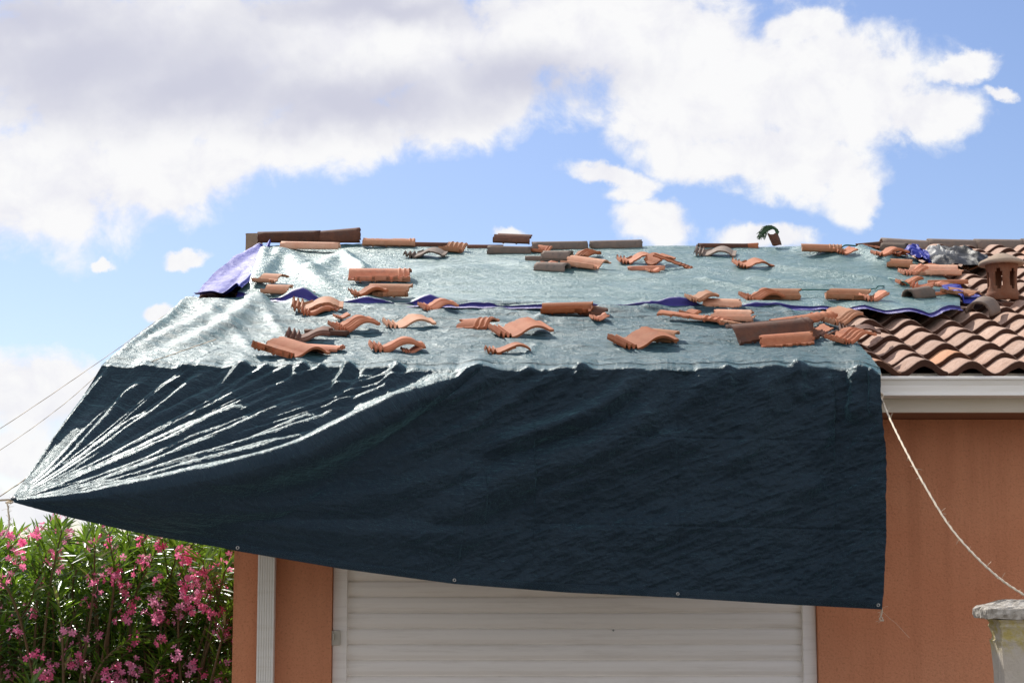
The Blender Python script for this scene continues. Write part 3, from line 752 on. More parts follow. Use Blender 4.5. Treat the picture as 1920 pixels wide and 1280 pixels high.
af([(530, 470), (505, 510), (490, 540)], .03, 12)
af([(640, 475), (660, 495), (690, 515)], .045, 14)
af([(640, 478), (600, 505), (560, 520)], .03, 18)
af([(700, 545), (780, 520), (880, 505), (950, 500)], .02, 26)
af([(900, 480), (1000, 500), (1200, 520), (1350, 530)], .02, 20)
af([(1420, 500), (1500, 510), (1600, 522), (1700, 534)], .035, 16)
af([(1380, 520), (1480, 530), (1600, 545)], .018, 12)
af([(1300, 522), (1400, 540), (1440, 548)], .018, 10)
af([(1600, 470), (1625, 480), (1690, 500)], .06, 22)
af([(1480, 465), (1540, 478), (1600, 490)], .03, 16)
edgeh = 0.002+0.050*np.clip(fbm(BXa/75.0, BXa*0+1.5, 2)-.42, 0, 1)*2
for c, wd_, hh in ((560, 26, .075), (690, 40, .02), (805, 28, .055), (1240, 75, .035), (1060, 60, .015), (1420, 40, .025), (1570, 50, .008), (1690, 60, .008)): edgeh = edgeh+hh*np.exp(-((BXa-c)/wd_)**2)
edgeh = edgeh*(1-.6*sstep(BXa, 1490, 1560)); H += (.010*np.cos(2*np.pi*(X-XVERGE-.02)/PW+2.6)*sstep(BXa, 1500, 1560)[:, None])*sstep(vv, .85, 1)
H += edgeh[:, None]*sstep(vv, .80, 1.0)**1.3
H *= 0.3+0.7*sstep(RUN-T, .0, .3)
Pa = Pa+H[..., None]*np.array([0, 0, 1.])
# over the ridge and down the back
bk = []
for j in range(14, 0, -1):
    q = Pa[:, 0].copy(); d = j*.04; over = Pa[:, 0, 1]+d
    q[:, 1] = over; q[:, 2] = np.where(over < YR, Pa[:, 0, 2]+SL*d*.6, Pa[:, 0, 2]+SL*np.clip(YR-Pa[:, 0, 1], 0, 1)*.6-SL*(over-YR)); bk.append(q)
ALLA = np.concatenate([np.stack(bk, 1), Pa], 1)
sv = np.concatenate([[0], np.cumsum(np.linalg.norm(np.diff(ALLA[AU//2], axis=0), axis=1))])
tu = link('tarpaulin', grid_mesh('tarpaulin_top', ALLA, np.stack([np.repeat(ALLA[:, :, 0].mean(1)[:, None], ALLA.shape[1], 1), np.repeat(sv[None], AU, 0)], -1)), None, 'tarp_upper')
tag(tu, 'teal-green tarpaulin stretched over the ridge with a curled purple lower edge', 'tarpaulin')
# purple turned hem hanging from the lifted front edge
E = Pa[:, -1]; st = []
for j, (f, dy) in enumerate(((0, 0), (.12, -.012), (.35, -.018), (.65, -.012), (1.0, -.03), (1.15, -.07))):
    q = E.copy(); q[:, 1] += dy; q[:, 2] -= (edgeh*.85+.004)*f*(0.8+.2*fbm(BXa/30, BXa*0+j, 2)); q[:, 2] += SL*dy*(j > 3)
    st.append(q)
S = np.stack(st, 1)
link('purple_hem', grid_mesh('purple_hem', S, np.stack([np.repeat(E[:, 0:1], 6, 1), np.repeat(np.array([[0, .02, .04, .06, .1, .12]]), AU, 0)], -1)), tu, 'tarp_hem')['label'] = 'curled purple underside along the lower edge'
# purple flap at the left gable edge
FU, FV = 120, 160
uu = np.linspace(0, 1, FU)[:, None]; vw = np.linspace(0, 1, FV)[None, :]
lx_ = np.interp(vw[0], [0, .25, .55, 1], [484, 440, 400, 362]); ly_ = np.interp(vw[0], [0, .25, .55, 1], [457, 482, 512, 556])
rx_ = np.interp(vw[0], [0, .3, .6, 1], [508, 497, 480, 448]); ry_ = np.interp(vw[0], [0, .3, .6, 1], [462, 490, 520, 556])
fx = lx_[None]*(1-uu)+rx_[None]*uu; fy = ly_[None]*(1-uu)+ry_[None]*uu
Pf = on_roof(fx, fy, .066); Hf = .018*(fbm(Pf[..., 0]*4, Pf[..., 1]*3, 3)-.5)+.008*(ridged(Pf[..., 0]*7, Pf[..., 1]*4+Pf[..., 0]*5, 3)-.5)
Hf += .05*sstep(uu, .6, 1)*(1-.5*sstep(uu, .93, 1))+0.02*np.sin(uu*9+vw*5)*.3 + .03*sstep(vw, .93, 1)
Pf = Pf+Hf[..., None]*np.array([0, 0, 1.])
o = link('purple_flap', grid_mesh('purple_flap', Pf, np.stack([Pf[..., 0], Pf[..., 1]], -1)), tu, 'tarp_purple'); o['label'] = 'violet-blue strip at the gable edge'

deps_objs = [tl, tu, roof]
def bvh_of(o):
    me = o.data; n = len(me.vertices); co = np.empty(n*3, np.float32); me.vertices.foreach_get('co', co)
    co = co.reshape(-1, 3); return BVHTree.FromPolygons([tuple(c) for c in co], [tuple(p.vertices) for p in me.polygons])
# a light height map of the tarps/roof for resting things on
hx0, hx1, hy0, hy1, HN, HM = -3.2, 4.6, 7.9, 13.2, 780, 530
HM_ = np.full((HN, HM), -9.0)
def splat(P):
    ix = ((P[..., 0]-hx0)/(hx1-hx0)*(HN-1)).astype(int).ravel(); iy = ((P[..., 1]-hy0)/(hy1-hy0)*(HM-1)).astype(int).ravel(); z = P[..., 2].ravel()
    ok = (ix >= 0) & (ix < HN) & (iy >= 0) & (iy < HM); np.maximum.at(HM_, (ix[ok], iy[ok]), z[ok])
gx = hx0+np.arange(HN)/(HN-1)*(hx1-hx0); gy = hy0+np.arange(HM)/(HM-1)*(hy1-hy0)
HM_[:] = (ZE+0.02+SL*(np.minimum(gy, 2*YR-gy)-YE))[None, :]
splat(Pr); splat(Pa)
# fill gaps by neighbour max
for _ in range(2):
    Q = HM_.copy(); Q[1:-1, 1:-1] = np.maximum.reduce([HM_[1:-1, 1:-1], HM_[:-2, 1:-1], HM_[2:, 1:-1], HM_[1:-1, :-2], HM_[1:-1, 2:]]); HM_ = Q
def surf_z(x, y):
    i = int(np.clip((x-hx0)/(hx1-hx0)*(HN-1), 0, HN-1)); j = int(np.clip((y-hy0)/(hy1-hy0)*(HM-1), 0, HM-1)); return HM_[i, j]

# ------------------------------------------------------------------ loose tiles
def pantile(cuts=(), W=.29, L=.42, nx=48, ny=72, jag=.05, seed=0):
    """interlocking S-tile: flat pan, round roll, rebate ribs on the left, cross ribs at the head. cuts = half planes kept (nx,ny,c) in 0..1 coordinates"""
    rg = np.random.RandomState(seed)
    xs = np.linspace(0, 1, nx+1); ys = np.linspace(0, 1, ny+1)
    def zt(f, g):
        z = 0.010*np.cos(f*2*math.pi*1.0)*0
        roll = np.where((f > .42), .028*np.sin(np.clip((f-.42)/.50, 0, 1)*math.pi)**.9, 0)
        pan = -.018*np.sin(np.clip(f/.42, 0, 1)*math.pi)
        z = roll+pan
        for c in (.03, .115, .20): z = z+.021*np.exp(-((f-c)/.020)**4)
        for c in ((.03, .11, .19), (.03, .10), (.04, .13, .22, .31), ())[seed % 4]: z = z+.0065*np.exp(-((g-c)/.015)**4)
        z = z+.012*np.exp(-((g-.985)/.012)**4)*(f < .4)
        return z
    def zb(f, g):
        z = zt(f, g*0+.5)-.012
        for c in (.30, .55, .80): z = z-.007*np.exp(-((g-c)/.012)**4)
        return z
    FX, GY = np.meshgrid(xs, ys, indexing='ij')
    jx = rg.uniform(-1, 1, FX.shape)*.006
    top = np.stack([(FX-.5)*W, (GY-.5)*L, zt(FX, GY)], -1); bot = np.stack([(FX-.5)*W, (GY-.5)*L, zb(FX, GY)], -1)
    fc, gc = np.meshgrid((xs[:-1]+xs[1:])/2, (ys[:-1]+ys[1:])/2, indexing='ij')
    keep = np.ones(fc.shape, bool)
    ph = rg.uniform(0, 50)
    for (a, b, c) in cuts:
        s = fc*(-b)+gc*a; keep &= (a*fc+b*gc + jag*(fbm(s*7+ph, s*0+ph, 3)-.5)*2) > c
        ph += 3.3
    V = []; Fc = []; idt = {}
    def vid(i, j, s):
        k = (i, j, s)
        if k not in idt:
            p = (top if s == 0 else bot)[i, j]; idt[k] = len(V); V.append(tuple(p))
        return idt[k]
    K = lambda i, j: 0 <= i < nx and 0 <= j < ny and keep[i, j]
    for i in range(nx):
        for j in range(ny):
            if not keep[i, j]: continue
            Fc.append((vid(i, j, 0), vid(i+1, j, 0), vid(i+1, j+1, 0), vid(i, j+1, 0)))
            Fc.append((vid(i, j, 1), vid(i, j+1, 1), vid(i+1, j+1, 1), vid(i+1, j, 1)))
            if not K(i-1, j): Fc.append((vid(i, j, 0), vid(i, j+1, 0), vid(i, j+1, 1), vid(i, j, 1)))
            if not K(i+1, j): Fc.append((vid(i+1, j, 0), vid(i+1, j, 1), vid(i+1, j+1, 1), vid(i+1, j+1, 0)))
            if not K(i, j-1): Fc.append((vid(i, j, 0), vid(i, j, 1), vid(i+1, j, 1), vid(i+1, j, 0)))
            if not K(i, j+1): Fc.append((vid(i, j+1, 0), vid(i+1, j+1, 0), vid(i+1, j+1, 1), vid(i, j+1, 1)))
    V = np.array(V); V -= np.array([(V[:, 0].min()+V[:, 0].max())/2, (V[:, 1].min()+V[:, 1].max())/2, 0]); return V, Fc
SLA = math.atan(SL)
PLACED = []
def lay(name, V, Fc, px, py, yaw, pitch, roll, m, label, cat, group, lift=0.0, scale=1.0, smooth=False, stack=False):
    V = np.array(V)*scale
    rot = (Matrix.Rotation(SLA, 3, 'X') @ Matrix.Rotation(R(yaw), 3, 'Z') @ Matrix.Rotation(R(pitch), 3, 'X') @ Matrix.Rotation(R(roll), 3, 'Y'))
    Rm = np.array(rot); Q = V @ Rm.T
    # (px, py) is where the middle of the tile's foot shows
    base = on_roof(px, py, 0.07)
    x0, y0 = float(base[0]), float(base[1])
    # shift so that the nearest-to-camera foot is at the base point
    y0 -= float(np.percentile(Q[:, 1], 3))
    P = Q+np.array([x0, y0, 0])
    sub = P[::3]
    gap = min(p[2]-surf_z(p[0], p[1]) for p in sub)
    if stack:
        pass
    z0 = -gap-0.014+lift
    me = pymesh(name, Q, Fc); o = link(name, me, None, m, smooth); o.location = (x0, y0, z0)
    tag(o, label, cat, group)
    PLACED.append(o)
    return o
GP = 'loose interlocking clay tiles weighing down the tarpaulins'; GR_ = 'loose half-round clay tiles on the roof'; GF = 'broken clay tile fragments on the tarpaulins'
seedc = [0]
def pt(px, py, yaw, pitch, roll, label, cuts=(), m='clay', lift=0.0, scale=1.0, frag=False, raw=False):
    seedc[0] += 1; cr = random.Random(seedc[0]*7); cuts = list(cuts)
    if cr.random() < .8: k_ = cr.choice([(-1, .8, -.75), (-1, -.9, -1.5), (.7, 1, .28), (1, -.6, -.35), (-.5, -1, -1.2)]); cuts.append(k_)
    if cr.random() < .5: cuts.append(cr.choice([(-1, -.35, -1.12), (1, .3, .12), (-.3, -1, -1.0), (.25, 1, .12)]))
    if abs(yaw) > 50: scale *= .92
    V, Fc = pantile(cuts, seed=seedc[0], jag=.09)
    if raw: pass
    elif abs(yaw) > 50: pitch, roll = roll*.3, -pitch*.2
    else: pitch, roll = pitch*.2, roll*.6
    return lay('roof_tile' if not frag else 'tile_fragment', V, Fc, px, py, yaw, pitch, roll, m, label, 'roof tile' if not frag else 'tile fragment', GP if not frag else GF, lift, scale)
def hr(px, py, L, r0, r1, yaw, pitch, roll, label, m='clay_grey', lift=0.0, name='canal_tile', cat='roof tile', arc=math.pi, th=.013):
    V, Fc = half_round(L, r0, r1, th, arc=arc, jag=.012)
    return lay(name, V, Fc, px, py, yaw, pitch, roll, m, label, cat, GR_, lift, 1.0, True)
#  -- along the ridge
hr(540, 458, .46, .075, .085, 0, 0, 0, 'long dark brown ridge tile beside the mortar block at the end of the ridge', 'clay_dark', name='ridge_tile', lift=.02)
hr(628, 458, .36, .075, .105, 3, 0, 0, 'dark ridge tile with a tall flared end, tilted up, left part of the ridge', 'clay_dark', name='ridge_tile', lift=.02)
hr(580, 471, .42, .052, .046, -3, 0, 0, 'pale brown half-round tile lying just below the dark ridge tiles at the left', 'clay_pale')
pt(728, 463, 92, -8, 4, 'pale flat tile lying lengthwise on the ridge right of the tall flared ridge tile', [(-1, 0, -.62)], 'clay_pale')
hr(805, 460, .30, .035, .03, 1, 0, 0, 'thin dark curved tile lying flat on the ridge between two pale tiles', 'clay_dark')
pt(849, 470, 70, 8, 10, 'small pale ribbed tile end on the ridge left of the bare gap', [(0, -1, -.42), (-1, 0, -.7)], 'clay_pale', frag=True)
pt(797, 481, -4, 2, 2, 'thin grey-red wavy tile seen edge-on just under the ridge', [(0, 1, .45)], 'clay_grey')
hr(910, 461, .26, .03, .028, 0, 0, 0, 'narrow dark handle-like tile piece at the left of the stack on the ridge', 'clay_dark')
pt(962, 459, 86, 10, 6, 'dark arched tile on top of the stack on the ridge against the small cloud', [(0, 1, .3)], 'clay_dark', lift=.035)
hr(955, 471, .31, .055, .05, -2, 0, 0, 'lichen-grey half-round tile at the foot of the ridge stack', 'clay_grey')
pt(1014, 471, 60, 10, 8, 'small brick-red broken tile end touching the grey tile below the ridge stack', [(0, -1, -.35), (-1, 0, -.6)], 'clay', frag=True, scale=.8)
hr(1050, 465, .40, .055, .06, 1, 0, 0, 'grey-brown half-round tile on the ridge, left one of the end-to-end pair', 'clay_grey')
hr(1156, 463, .38, .055, .062, 3, 0, 0, 'grey-brown ridge tile with orange flared end, at the right of the pair', 'clay_grey')
pt(1109, 483, 20, 12, -10, 'small orange tile chunk just under the joint of the end-to-end ridge tiles', [(0, -1, -.4), (1, 0, .45)], 'clay', frag=True)
hr(1027, 489, .30, .035, .035, 0, 0, 0, 'slim grey tile lying level behind the heap of grey and orange tiles', 'clay_grey')
hr(1036, 510, .22, .05, .058, -28, 0, 0, 'lower grey half-round tile of the heap, pointing to the orange ribbed tile', 'clay_grey')
hr(1046, 497, .20, .05, .06, -22, 0, 0, 'upper grey half-round tile of the heap, lying on the lower one', 'clay_grey', lift=.035)
pt(1097, 509, 60, 6, 12, 'orange ribbed tile tapering right, at the right end of the grey heap', [(0, -1, -.66)], 'clay_pale')
pt(1197, 493, 6, 10, -8, 'dark red wavy tile seen edge-on at the left of the splintered group mid roof', [(0, 1, .6)], 'clay', scale=.9)
hr(1213, 504, .24, .03, .03, 10, 0, 0, 'narrow rounded rim piece in front of the splintered group mid roof', 'clay', cat='tile fragment', name='tile_fragment')
pt(1237, 497, 30, 25, -20, 'crumpled-looking orange chunk in the middle of the splintered group', [(0, 1, .6), (1, 0, .4)], 'clay', frag=True, scale=.9, lift=.01)
pt(1262, 502, 75, 18, -28, 'sharp orange splinter sticking up to the right out of the splintered group', [(1, 0, .72)], 'clay', frag=True, scale=.7, raw=True)
hr(1357, 463, .36, .035, .032, 0, 0, 0, 'long thin red-brown tile lying level on the ridge above a grey-edged tile', 'clay_dark')
hr(1412, 463, .08, .035, .04, 0, 0, 0, 'short brown tile stub at the end of the long thin ridge tile', 'clay', name='tile_fragment', cat='tile fragment')
pt(1345, 481, -10, 8, 4, 'grey-backed wavy tile resting just below the long thin ridge tile', [(0, 1, .45)], 'clay_grey')
pt(1456, 463, 35, 55, 10, 'dark red upright shard on the ridge holding down a frayed green tuft', [(0, -1, -.55)], 'clay_dark', frag=True, scale=.42, raw=True, lift=.02)
pt(1416, 503, 5, 8, 3, 'red wavy tile lying alone above the white streak of the teal tarpaulin', [(0, 1, .5)], 'clay', scale=.85)
pt(1546, 481, 84, 12, 3, 'pale flat-backed tile with stamped lines near the ridge, right of the green tuft', [(0, 1, .05)], 'clay_pale', scale=.75)
pt(1587, 482, 10, 15, 6, 'ribbed orange tile end stuck to the pale flat-backed tile near the ridge', [(0, -1, -.35), (-1, 0, -.6)], 'clay', frag=True, scale=.8)
hr(1632, 462, .20, .022, .036, 10, 0, 0, 'tapering red tile piece rising to the right on the ridge', 'clay_dark', lift=.02)
#  -- right cluster
pt(1666, 478, 40, 14, 12, 'slanting orange tile strip at the top left of the right-hand heap', [(1, 0, .62)], 'clay', frag=True, scale=.9)
hr(1682, 481, .18, .06, .065, -25, 0, 0, 'grey hump-shaped tile at the top of the right-hand heap', 'clay_grey')
pt(1672, 492, 12, 14, -6, 'ribbed broken tile at the left tip of the right-hand heap', [(0, -1, -.4)], 'clay', frag=True, scale=.8)
pt(1697, 502, 78, 10, 4, 'pale flat tile in the middle of the right-hand heap', [(0, 1, .45)], 'clay_pale', scale=.8)
pt(1755, 515, 88, 10, 0, 'large pale flat-backed tile with stamped ends lying level beside the tiled roof', [(0, 1, .02)], 'clay_pale', scale=.95)
pt(1716, 514, 10, 20, -8, 'crumbled ribbed tile end at the left of the large flat-backed tile', [(0, -1, -.32), (-1, 0, -.65)], 'clay', frag=True, scale=.85)
hr(1779, 528, .24, .022, .026, 2, 0, 0, 'long thin orange rod-like tile piece under the large flat-backed tile', 'clay', name='tile_fragment', cat='tile fragment')
pt(1709, 536, 8, 16, -4, 'small red shard at the end of the short green cord', [(0, -1, -.3), (-1, 0, -.7)], 'clay', frag=True, scale=.75)
pt(1735, 546, -20, 26, 12, 'knobbly orange chunk right of the short green cord', [(0, -1, -.35), (-1, 0, -.6)], 'clay', frag=True, scale=.85)
hr(1728, 559, .17, .055, .06, 35, 0, 0, 'grey-topped rounded tile just above the purple edge, left of the vent pot', 'clay_grey')
hr(1762, 553, .18, .018, .02, 14, 0, 0, 'narrow orange bar with a knob pointing right towards the fan-shaped tile', 'clay', name='tile_fragment', cat='tile fragment')
pt(1808, 555, 48, 12, 8, 'fan-shaped ribbed orange tile left of the grey arched tile by the vent pot', [(1, 0, .0), (0, -1, -.7)], 'clay_pale', scale=.6)
hr(1850, 574, .17, .075, .085, 60, 4, 0, 'grey arched tile with hollow red front at the foot of the vent pot', 'clay_grey')
#  -- above the purple edge
pt(1597, 565, 86, 12, 3, 'pale tile with stamped lines lying level below the long green cord', [(0, 1, .25)], 'clay_pale', scale=.85)
pt(1643, 566, 8, 18, -6, 'ribbed tile end standing at the right of the tile below the long green cord', [(0, -1, -.35), (-1, 0, -.62)], 'clay', frag=True, scale=.8)
pt(1432, 565, 12, 22, -4, 'orange tile end with deep curved ribs at the left end of the long green cord', [(0, -1, -.42)], 'clay', scale=.8)
pt(1472, 562, 86, 14, 0, 'pale flat-backed tile against the curved ribs at the end of the long green cord', [(0, 1, .4)], 'clay_pale', scale=.9)
pt(1322, 577, 10, 14, -4, 'pale ribbed wavy tile on the purple edge in the right half of the roof', [(0, -1, -.55)], 'clay_pale', scale=.65)
pt(1358, 577, 80, 8, 2, 'flat orange slab running right from the ribbed wavy tile on the purple edge', [(0, 1, .4), (1, 0, .4)], 'clay_pale', frag=True, scale=.9)
pt(1308, 606, 60, 14, 10, 'long dark-edged shard slanting down right below the purple edge', [(1, 0, .55)], 'clay')
pt(1372, 602, 82, 10, 0, 'wide pale flat tile resting right of the slanting shard', [(0, 1, .2)], 'clay_pale', scale=.85)
pt(1414, 622, 48, 14, 10, 'pale ribbed strip between the wide flat tile and the long dark tile', [(1, 0, .6)], 'clay_pale', frag=True, scale=.8)
pt(1455, 636, 103, -3, -13, 'long dark red tile standing on its edge above the eave at the right', [(0, 1, .0), (1, 0, .3)], 'clay_dark', scale=1.1, raw=True)
pt(1510, 612, 104, -5, -10, 'long bright orange tile bar lying across the dark tile near the bare tiled roof', [(0, 1, .1), (1, 0, .5)], 'clay', lift=.03, raw=True)
pt(1478, 642, 98, 8, -10, 'orange-edged tile lying underneath the long dark red tile', [(0, 1, .1), (1, 0, .3)], 'clay', scale=.9)
pt(1583, 612, 28, 20, -10, 'upper orange tile with many curved ribs on the bare roof tiles', [(0, -1, -.55)], 'clay_pale', scale=.85, lift=.02)
pt(1618, 628, -8, 10, 2, 'dark arched tile lying over the first bare roof tiles', [(0, 1, .5)], 'clay_dark', scale=.7)
pt(1600, 645, 32, 18, -10, 'lower orange ribbed tile at the edge where tarpaulin meets bare roof', [(0, -1, -.45)], 'clay', scale=.75)
#  -- middle and left, on the lower tarpaulin
pt(1207, 648, 22, 20, -6, 'orange wavy tile with three curved ribs lying alone above the eave, right of centre', [(0, -1, -.48)], 'clay', scale=1.0)
pt(1250, 641, 70, 10, 8, 'flat broken pale piece leaning on the right of the lone three-ribbed tile', [(0, 1, .55)], 'clay_pale', frag=True, scale=.8)
pt(1066, 592, 84, 10, -8, 'orange box-edged tile with broken end straddling the purple edge at mid roof', [(0, 1, .1)], 'clay', scale=.8)
pt(1108, 592, 78, 6, 30, 'dark hollow half of the broken tile straddling the purple edge at mid roof', [(0, 1, .4)], 'clay_dark', scale=.8)
pt(975, 627, 18, 20, -4, 'orange wavy tile with four curved ribs lying alone at the centre of the lower tarpaulin', [(0, -1, -.48)], 'clay', scale=1.0)
pt(892, 614, 66, 16, -22, 'short orange shard with pale broken left face, left of the centre wavy tile', [(0, -1, -.45), (1, 0, .35)], 'clay', frag=True)
pt(950, 659, 6, -6, 4, 'shallow trough-shaped red tile piece nearest the eave at the centre', [(0, 1, .55), (-1, 0, -.85)], 'clay', frag=True, scale=.85)
pt(820, 583, 20, 24, -6, 'orange tile with upright curved ribs below the purple tarpaulin fold', [(0, -1, -.5)], 'clay', scale=.68)
pt(765, 609, 14, 14, -2, 'thin orange wavy tile lying in the fold left of centre', [(0, -1, -.4)], 'clay_pale', scale=.9)
pt(742, 655, 12, 12, 0, 'thin dark-edged wavy tile nearest the eave, left of centre', [(0, -1, -.35)], 'clay', scale=.9)
pt(746, 630, 70, 6, 4, 'tiny brown tile sliver between the two thin wavy tiles', [(1, 0, .8), (0, 1, .7)], 'clay_dark', frag=True, scale=.9)
pt(660, 618, 24, 22, -8, 'orange tile with three upright ribs lying left of the thin wavy tile', [(0, -1, -.5)], 'clay', scale=.8)
pt(592, 586, 4, 10, 2, 'pale tile end with curved rim at the right of the white raised tarpaulin edge', [(0, 1, .55)], 'clay_pale', scale=.98)
pt(598, 592, 6, 26, 0, 'trough-shaped orange tile tucked in front of the pale tile end', [(0, -1, -.4)], 'clay', scale=.72)
pt(576, 637, 2, 16, 4, 'dark trough-shaped tile at the back of the four-piece pile on the left', [(0, -1, -.4), (-1, 0, -.75)], 'clay_dark')
hr(612, 622, .22, .03, .025, -6, 0, 0, 'thin brown arched strip at the upper right of the four-piece pile', 'clay_dark', name='tile_fragment', cat='tile fragment')
pt(592, 655, 80, 14, 6, 'orange bar-like tile with knobbed end at the right of the four-piece pile', [(0, 1, .35), (1, 0, .5)], 'clay')
pt(535, 670, 48, 24, 10, 'red-brown ribbed shard with sharp tips in front of the four-piece pile', [(0, -1, -.6), (1, 0, .1)], 'clay')
pt(710, 532, 90, 22, 2, 'long orange tile lying level with its side channel facing out, upper left roof', [(0, 1, .0)], 'clay', scale=1.0)
pt(688, 562, 16, 24, -6, 'orange tile end with curved ribs just above the purple edge, left part', [(0, -1, -.4)], 'clay', scale=.75)
pt(729, 562, 84, 18, 0, 'pale flat-backed tile with stamped lines leaning beside the curved ribs, left part', [(0, 1, .35)], 'clay_pale', scale=.95)
pt(504, 537, 60, 14, -4, 'rounded pale tile chunk by the left end of the upper tarpaulin', [(0, 1, .52)], 'clay_pale', frag=True, scale=.75)
pt(518, 551, 78, 8, 0, 'flat pale tile piece half behind the raised tarpaulin edge at the left', [(0, 1, .5)], 'clay_pale', frag=True, scale=.75)
pt(572, 546, 60, 30, 10, 'small pointed shard behind the dark blue tarpaulin peak', [(1, 0, .75), (0, 1, .5)], 'clay', frag=True, scale=.6)

for a in (((1030, 500, 30, 10, 5), 'tiny orange chip wedged between the two grey half-round tiles of the heap', 'clay', .45),
          ((1012, 462, -20, 14, 8), 'small red chip bridging the grey tile and the end-to-end pair on the ridge', 'clay', .5),
          ((1228, 508, 15, 8, 4), 'flat red chip at the front of the splintered group mid roof', 'clay', .5),
          ((1296, 588, 30, 12, 4), 'pointed orange chip above the slanting shard below the purple edge', 'clay', .5),
          ((1400, 600, -20, 12, 8), 'pale rough chip behind the pale ribbed strip', 'clay_pale', .55),
          ((1540, 622, 20, 16, 0), 'orange chip filling the gap between the bright bar and the upper ribbed tile', 'clay', .55),
          ((1555, 632, -30, 10, 0), 'dark hollow chip below the bright bar at the edge of the tarpaulin', 'clay_dark', .5),
          ((1745, 500, 25, 12, 5), 'red rubble piece behind the large pale flat-backed tile', 'clay', .6),
          ((1690, 490, -10, 16, 5), 'orange rubble piece under the grey hump-shaped tile', 'clay', .6),
          ((1790, 500, 10, 8, 0), 'broken pale chip at the right end of the large flat-backed tile', 'clay_pale', .55),
          ((1825, 492, -15, 10, 0), 'pale tile scraps under the cap of the vent pot', 'clay_pale', .6),
          ((640, 600, 20, 10, 0), 'small orange chip behind the tile with three upright ribs', 'clay', .45),
          ((1124, 600, 10, 6, 0), 'crumbs of orange tile under the dark hollow half at mid roof', 'clay', .5),
          ((1662, 470, 20, 14, 6), 'dark red chip at the very top of the right-hand heap', 'clay_dark', .6),
          ((1735, 480, -25, 14, 6), 'orange chip lodged between the violet scrap and the black plastic', 'clay', .6),
          ((1830, 476, 12, 10, 4), 'pale orange chip on the ridge right of the black plastic', 'clay_pale', .7),
          ((1765, 538, 24, 12, 0), 'small orange chip under the rod-like piece', 'clay', .5),
          ((770, 655, 14, 8, 0), 'brown tile stub at the right end of the thin dark-edged tile near the eave', 'clay', .5)):
    (px_, py_, yw_, pt_, rl_), lb_, mt_, sc_ = a
    pt(px_, py_, yw_, pt_, rl_, lb_, [(0, -1, -.45), (-1, 0, -.6)], mt_, frag=True, scale=sc_)
# ------------------------------------------------------------------ other bits on the roof
def crumple(name, cx, cy, sx, sy, hgt, m, seed, n=70):
    rg = np.random.RandomState(seed); a, b = np.meshgrid(np.linspace(-1, 1, n), np.linspace(-1, 1, n), indexing='ij')
    base = on_roof(cx, cy, 0.08)
    Pn = np.stack([base[0]+a*sx, base[1]+b*sy, 0*a], -1)
    H = hgt*ridged(a*1.2+seed, b*1.3+seed, 3, .4)*(1-.6*np.maximum(np.abs(a), np.abs(b))**2)
    for i in range(n):
        for j in range(n): Pn[i, j, 2] = surf_z(Pn[i, j, 0], Pn[i, j, 1])+.01+H[i, j]
    Pn[..., 0] += .05*(fbm(b*2+seed, a*2, 2)-.5)*2
    return grid_mesh(name, Pn, np.stack([a*sx, b*sy], -1))
o = link('plastic_sheet', crumple('plastic_sheet', 1795, 482, .24, .34, .13, 'x', 4), None, 'plastic_black'); tag(o, 'crumpled black plastic sheet near the ridge, left of the vent pot', 'plastic sheet')
o = link('plastic_sheet', crumple('plastic_sheet_white', 1758, 478, .10, .16, .13, 'x', 9), None, 'plastic_white'); tag(o, 'crumpled white plastic sheet on the ridge behind the black plastic', 'plastic sheet')
o = link('tarpaulin_scrap', crumple('tarpaulin_scrap', 1722, 482, .08, .2, .11, 'x', 12), None, 'tarp_purple'); tag(o, 'small violet tarpaulin scrap sticking up between heap and black plastic', 'tarpaulin scrap')
o = link('tarpaulin_scrap', crumple('tarpaulin_scrap_b', 1815, 547, .10, .20, .03, 'x', 15), None, 'tarp_purple'); tag(o, 'violet-blue tarpaulin corner lying flat left of the vent pot', 'tarpaulin scrap')
def cord(name, pts, r, m, label, cat, n=60, seg=6, twist=0.0, group=None):
    V, Fc = tube_mesh(catmull(pts, n), r, seg, twist=twist); o = link(name, pymesh(name, V, Fc), None, m, True)
    if label: tag(o, label, cat, group)
    return o
def rp(px, py, h=.075): 
    b = on_roof(px, py, h); return Vector(b)
cord('cord', [rp(1502, 543), rp(1560, 543), rp(1610, 542.5), rp(1640, 541), rp(1646, 537, .09), rp(1657, 536)], .004, 'green_cord', 'long thin green cord lying level on the teal tarpaulin', 'cord')
cord('cord', [rp(1662, 522), rp(1675, 523, .09), rp(1692, 527, .1), rp(1706, 536)], .005, 'green_cord', 'short curved green cord ending at a red shard', 'cord')
cord('cord', [rp(1575, 466), rp(1585, 460, .10), rp(1604, 461, .09)], .006, 'green_cord', 'short dark green loop of cord near the ridge beside the ribbed tile end', 'cord')
# frayed green tuft on the ridge
tb = P1(1455, 446, YR-.05); V = []; Fc = []
for i in range(60):
    e = P1(1424+random.uniform(-6, 10), 448+random.uniform(-12, 2), YR-.05+random.uniform(-.05, .05)); top = P1(1440+random.uniform(-8, 8), 424+random.uniform(-2, 6), YR-.05)
    v_, f_ = tube_mesh(catmull([tb, P1(1456+random.uniform(-3, 4), 432, YR-.05), top, e], 8), .0022, 4); k = len(V); V += v_; Fc += [tuple(a+k for a in f) for f in f_]
o = link('rope_tuft', pymesh('rope_tuft', V, Fc), None, 'green_twine'); tag(o, 'frayed green tuft arching above the ridge over a dark red shard', 'frayed rope')

